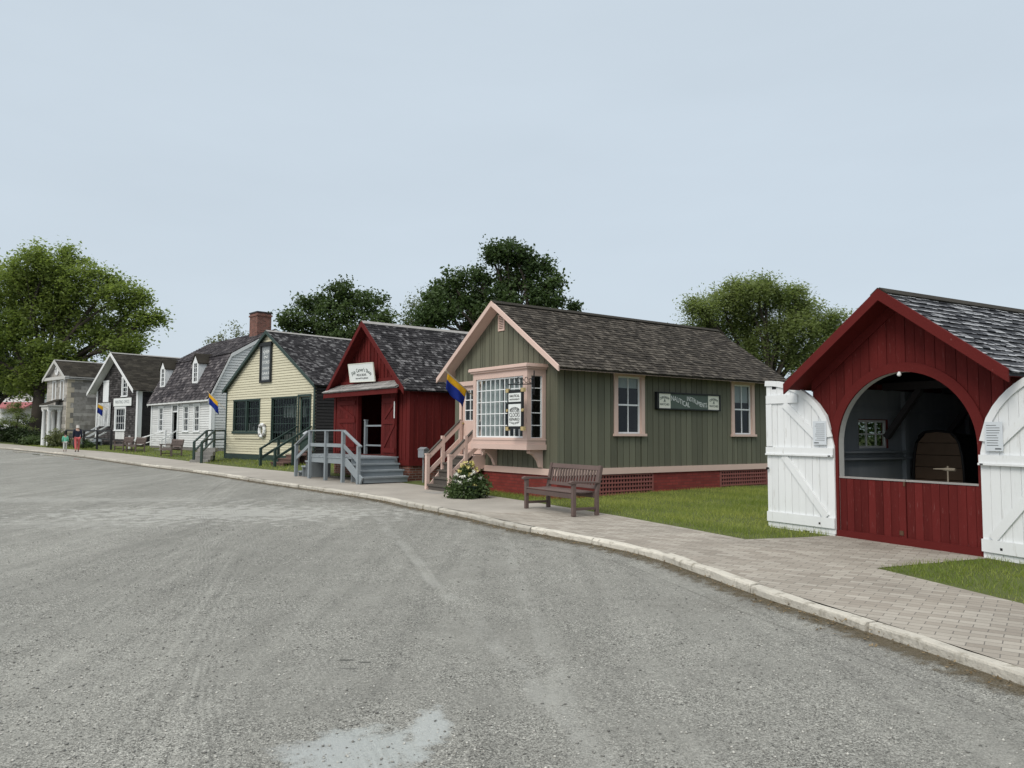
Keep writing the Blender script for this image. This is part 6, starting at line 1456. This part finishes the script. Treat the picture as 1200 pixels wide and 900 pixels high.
# loose stones lying on the gravel
def stones(n, box, s0, s1, name, lab):
    X, Y = scatter(n, box); Y = box[2] + (box[3] - box[2]) * ((Y - box[2]) / (box[3] - box[2])) ** 1.6; ok = ~side_of(X, Y, KS) & (np.abs(X) < Y * .72 + .3)
    pt = np.sin(X * 1.3 + np.sin(Y * .7) * 1.5) + np.sin(Y * .55 + X * .4 + 1); ok &= RNG.uniform(-2, 2, n) < pt + .6
    X, Y = X[ok], Y[ok]; k = len(X); Z = .008 * np.maximum(0, Y - 8)
    s = s0 + (s1 - s0) * RNG.uniform(0, 1, k) ** 3
    base = np.array([(1, 0, 0), (0, 1, 0), (-1, 0, 0), (0, -1, 0), (0, 0, .7), (0, 0, -.4)], float)
    V = base[None] * s[:, None, None] * RNG.uniform(.6, 1.3, (k, 6, 1)) ; a = RNG.uniform(0, 6.28, k); c_, s2 = np.cos(a)[:, None], np.sin(a)[:, None]
    V = np.stack([V[..., 0] * c_ - V[..., 1] * s2, V[..., 0] * s2 + V[..., 1] * c_, V[..., 2]], 2) + np.stack([X, Y, Z + s * .25], 1)[:, None]
    f = np.array([(0, 1, 4), (1, 2, 4), (2, 3, 4), (3, 0, 4), (1, 0, 5), (2, 1, 5), (3, 2, 5), (0, 3, 5)]); F = (f[None] + 6 * np.arange(k)[:, None, None]).reshape(-1, 3)
    o = np_mesh(name, V.reshape(-1, 3), F, np.repeat(RNG.uniform(0, 1, k), 8), 'stone'); o['kind'] = 'stuff'; tag(o, lab, 'gravel')
MT['stone'] = M_leaf('loose_stone', (.13, .13, .122), (.54, .53, .49), 0., .9)
stones(60000, (-7.5, 5.5, 3.2, 13), .003, .0125, 'gravel', 'loose grey gravel lying on the road near the camera')
MT['puddle'] = M('shallow_muddy_water', (.035, .033, .03), .06, spec=.5)
for i, (x, y, rx, ry) in enumerate([(-3.25, 17.35, .55, .20), (-2.7, 16.9, .3, .08), (-29.5, 47.6, 3.0, .45), (-25.9, 43.4, 2.2, .5), (-22.0, 40.0, 2.0, .35), (-21.0, 38.2, 1.6, .22)]):
    n = 26; ph = [random.uniform(0, 6.28) for _ in range(3)]; V = []
    dv = Vector((-.6, .8)) if i < 2 else Vector((-.78, .62))
    for j in range(n):
        t = 2 * math.pi * j / n; q = 1 + .25 * math.sin(2 * t + ph[0]) + .18 * math.sin(3 * t + ph[1]) + .1 * math.sin(5 * t + ph[2]); a_, b_ = rx * q * math.cos(t), ry * q * math.sin(t)
        V.append((x + dv.x * a_ + dv.y * b_, y + dv.y * a_ - dv.x * b_)); 
    me = bpy.data.meshes.new('puddle'); me.from_pydata([(p[0], p[1], gz(p[1]) + .006) for p in V], [], [tuple(range(n))]); me.materials.append(MT['puddle']); o = bpy.data.objects.new('puddle_water', me); COL.objects.link(o); o['kind'] = 'structure'

# ------------------------------------------------------------------ light, sky, camera
wd = bpy.data.worlds.new('World'); sc.world = wd; wd.use_nodes = True; nt = wd.node_tree; nt.nodes.clear()
SUN_EL, SUN_AZ = R(42), R(215)       # high behind the camera, through thin cloud
out = nt.nodes.new('ShaderNodeOutputWorld'); bg = nt.nodes.new('ShaderNodeBackground'); L(nt, bg.outputs[0], out.inputs[0]); bg.inputs['Strength'].default_value = .10
sky = nt.nodes.new('ShaderNodeTexSky'); sky.sky_type = 'NISHITA'; sky.sun_disc = False; sky.sun_elevation = SUN_EL; sky.sun_rotation = SUN_AZ; sky.dust_density = 4.0; sky.air_density = 1.0; sky.ozone_density = 1.5
tc = nt.nodes.new('ShaderNodeTexCoord'); sp = nt.nodes.new('ShaderNodeSeparateXYZ'); L(nt, tc.outputs['Generated'], sp.inputs[0])
# cloud over the blue: even low down, unseen zenith brightened to light the ground
cl = noise(nt, vscale(nt, tc.outputs['Generated'], (1, 1, 3.5)), 2.0, 5, .55)
up = ramp(nt, sp.outputs[2], 0, .65)
cloud = mixc(nt, up, (5.55, 6.3, 6.95), (5.4, 6.15, 6.8))
cloud = mixc(nt, ramp(nt, sp.outputs[2], .52, .95), cloud, (14.0, 14.0, 13.6))
cloud = scalec(nt, cloud, math_(nt, 'ADD', .925, math_(nt, 'MULTIPLY', cl, .15)))
L(nt, mixc(nt, .86, sky.outputs[0], cloud), bg.inputs[0])
sl = bpy.data.lights.new('sun', 'SUN'); sl.energy = 1.5; sl.angle = R(25); sl.color = (1, .94, .85); so = bpy.data.objects.new('sun', sl); COL.objects.link(so)
sdir = Vector((math.sin(SUN_AZ) * math.cos(SUN_EL), math.cos(SUN_AZ) * math.cos(SUN_EL), math.sin(SUN_EL)))
so.rotation_euler = sdir.to_track_quat('Z', 'Y').to_euler()
cam = bpy.data.cameras.new('camera'); cam.sensor_width = 36; cam.lens = 27.0; cam.clip_end = 3000; cam.clip_start = .05
co = bpy.data.objects.new('camera', cam); COL.objects.link(co)
co.matrix_world = Matrix.Translation((0, 0, CAMZ)) @ Matrix.Rotation(R(90) + math.atan(59 / 900), 4, 'X') @ Matrix.Rotation(R(.3), 4, 'Z')
sc.camera = co
sc.view_settings.view_transform = 'Standard'; sc.view_settings.look = 'None'; sc.view_settings.exposure = .28; sc.view_settings.gamma = 1
sc.cycles.max_bounces = 6; sc.cycles.transparent_max_bounces = 12; sc.cycles.use_denoising = True

# ------------------------------------------------------------------ a part whose pieces lie well apart becomes one object per piece
def split_pieces(o):
    me = o.data; n = len(me.vertices); par = list(range(n))
    def find(a):
        while par[a] != a: par[a] = par[par[a]]; a = par[a]
        return a
    for e in me.edges:
        a, b = find(e.vertices[0]), find(e.vertices[1])
        if a != b: par[a] = b
    isl = {}
    for i in range(n): isl.setdefault(find(i), []).append(i)
    ks_ = list(isl)
    if len(ks_) < 2 or len(ks_) > 400: return
    bb = []
    for r in ks_:
        c = np.array([me.vertices[i].co for i in isl[r]]); bb.append((c.min(0), c.max(0)))
    lo = np.array([b[0] for b in bb]); hi = np.array([b[1] for b in bb]); sz = (hi - lo).max(1); k = len(ks_); pp = list(range(k))
    def f2(a):
        while pp[a] != a: a = pp[a]
        return a
    for i in range(k):
        gap = np.maximum(0, np.maximum(lo[i] - hi, lo - hi[i])); d = np.sqrt((gap ** 2).sum(1))
        for j in np.nonzero(d <= np.maximum(.02, .5 * np.maximum(sz[i], sz)))[0]:
            a, b = f2(i), f2(int(j))
            if a != b: pp[a] = b
    grp = {}
    for i in range(k): grp.setdefault(f2(i), []).append(i)
    if len(grp) < 2: return
    owner = {}
    for gi, mem in enumerate(grp.values()):
        for i in mem:
            for v in isl[ks_[i]]: owner[v] = gi
    rn = [d.value for d in me.attributes['rnd'].data]
    made = []
    for gi in range(len(grp)):
        vm = {}; V = []; F = []; r = []; mi = []; 
        for p in me.polygons:
            if owner[p.vertices[0]] != gi: continue
            for v in p.vertices:
                if v not in vm: vm[v] = len(V); V.append(tuple(me.vertices[v].co))
            F.append([vm[v] for v in p.vertices]); r.append(rn[p.index]); mi.append(p.material_index)
        m2 = bpy.data.meshes.new(o.name.split('.')[0]); m2.from_pydata(V, [], F)
        for mt in me.materials: m2.materials.append(mt)
        a = m2.attributes.new('rnd', 'FLOAT', 'FACE'); a.data.foreach_set('value', np.array(r, dtype=np.float32)); m2.polygons.foreach_set('material_index', np.array(mi, dtype=np.int32))
        if me.polygons[0].use_smooth: m2.polygons.foreach_set('use_smooth', np.ones(len(F), dtype=bool))
        made.append(m2)
    par_o = o.parent; mw = o.matrix_local.copy(); nm = o.name.split('.')[0]
    o.data = made[0]
    for m2 in made[1:]:
        q = bpy.data.objects.new(nm, m2); COL.objects.link(q); q.parent = par_o; q.matrix_local = mw
for o in list(sc.objects):
    if o.type == 'MESH' and o.parent and o.name.split('.')[0] in ('rake_board', 'latch', 'lettering_none', 'rail', 'bracket', 'gilt_corner', 'door_frame', 'corner_board', 'display_goods', 'rope_band', 'blossoms', 'painted_line') and not o.modifiers: split_pieces(o)
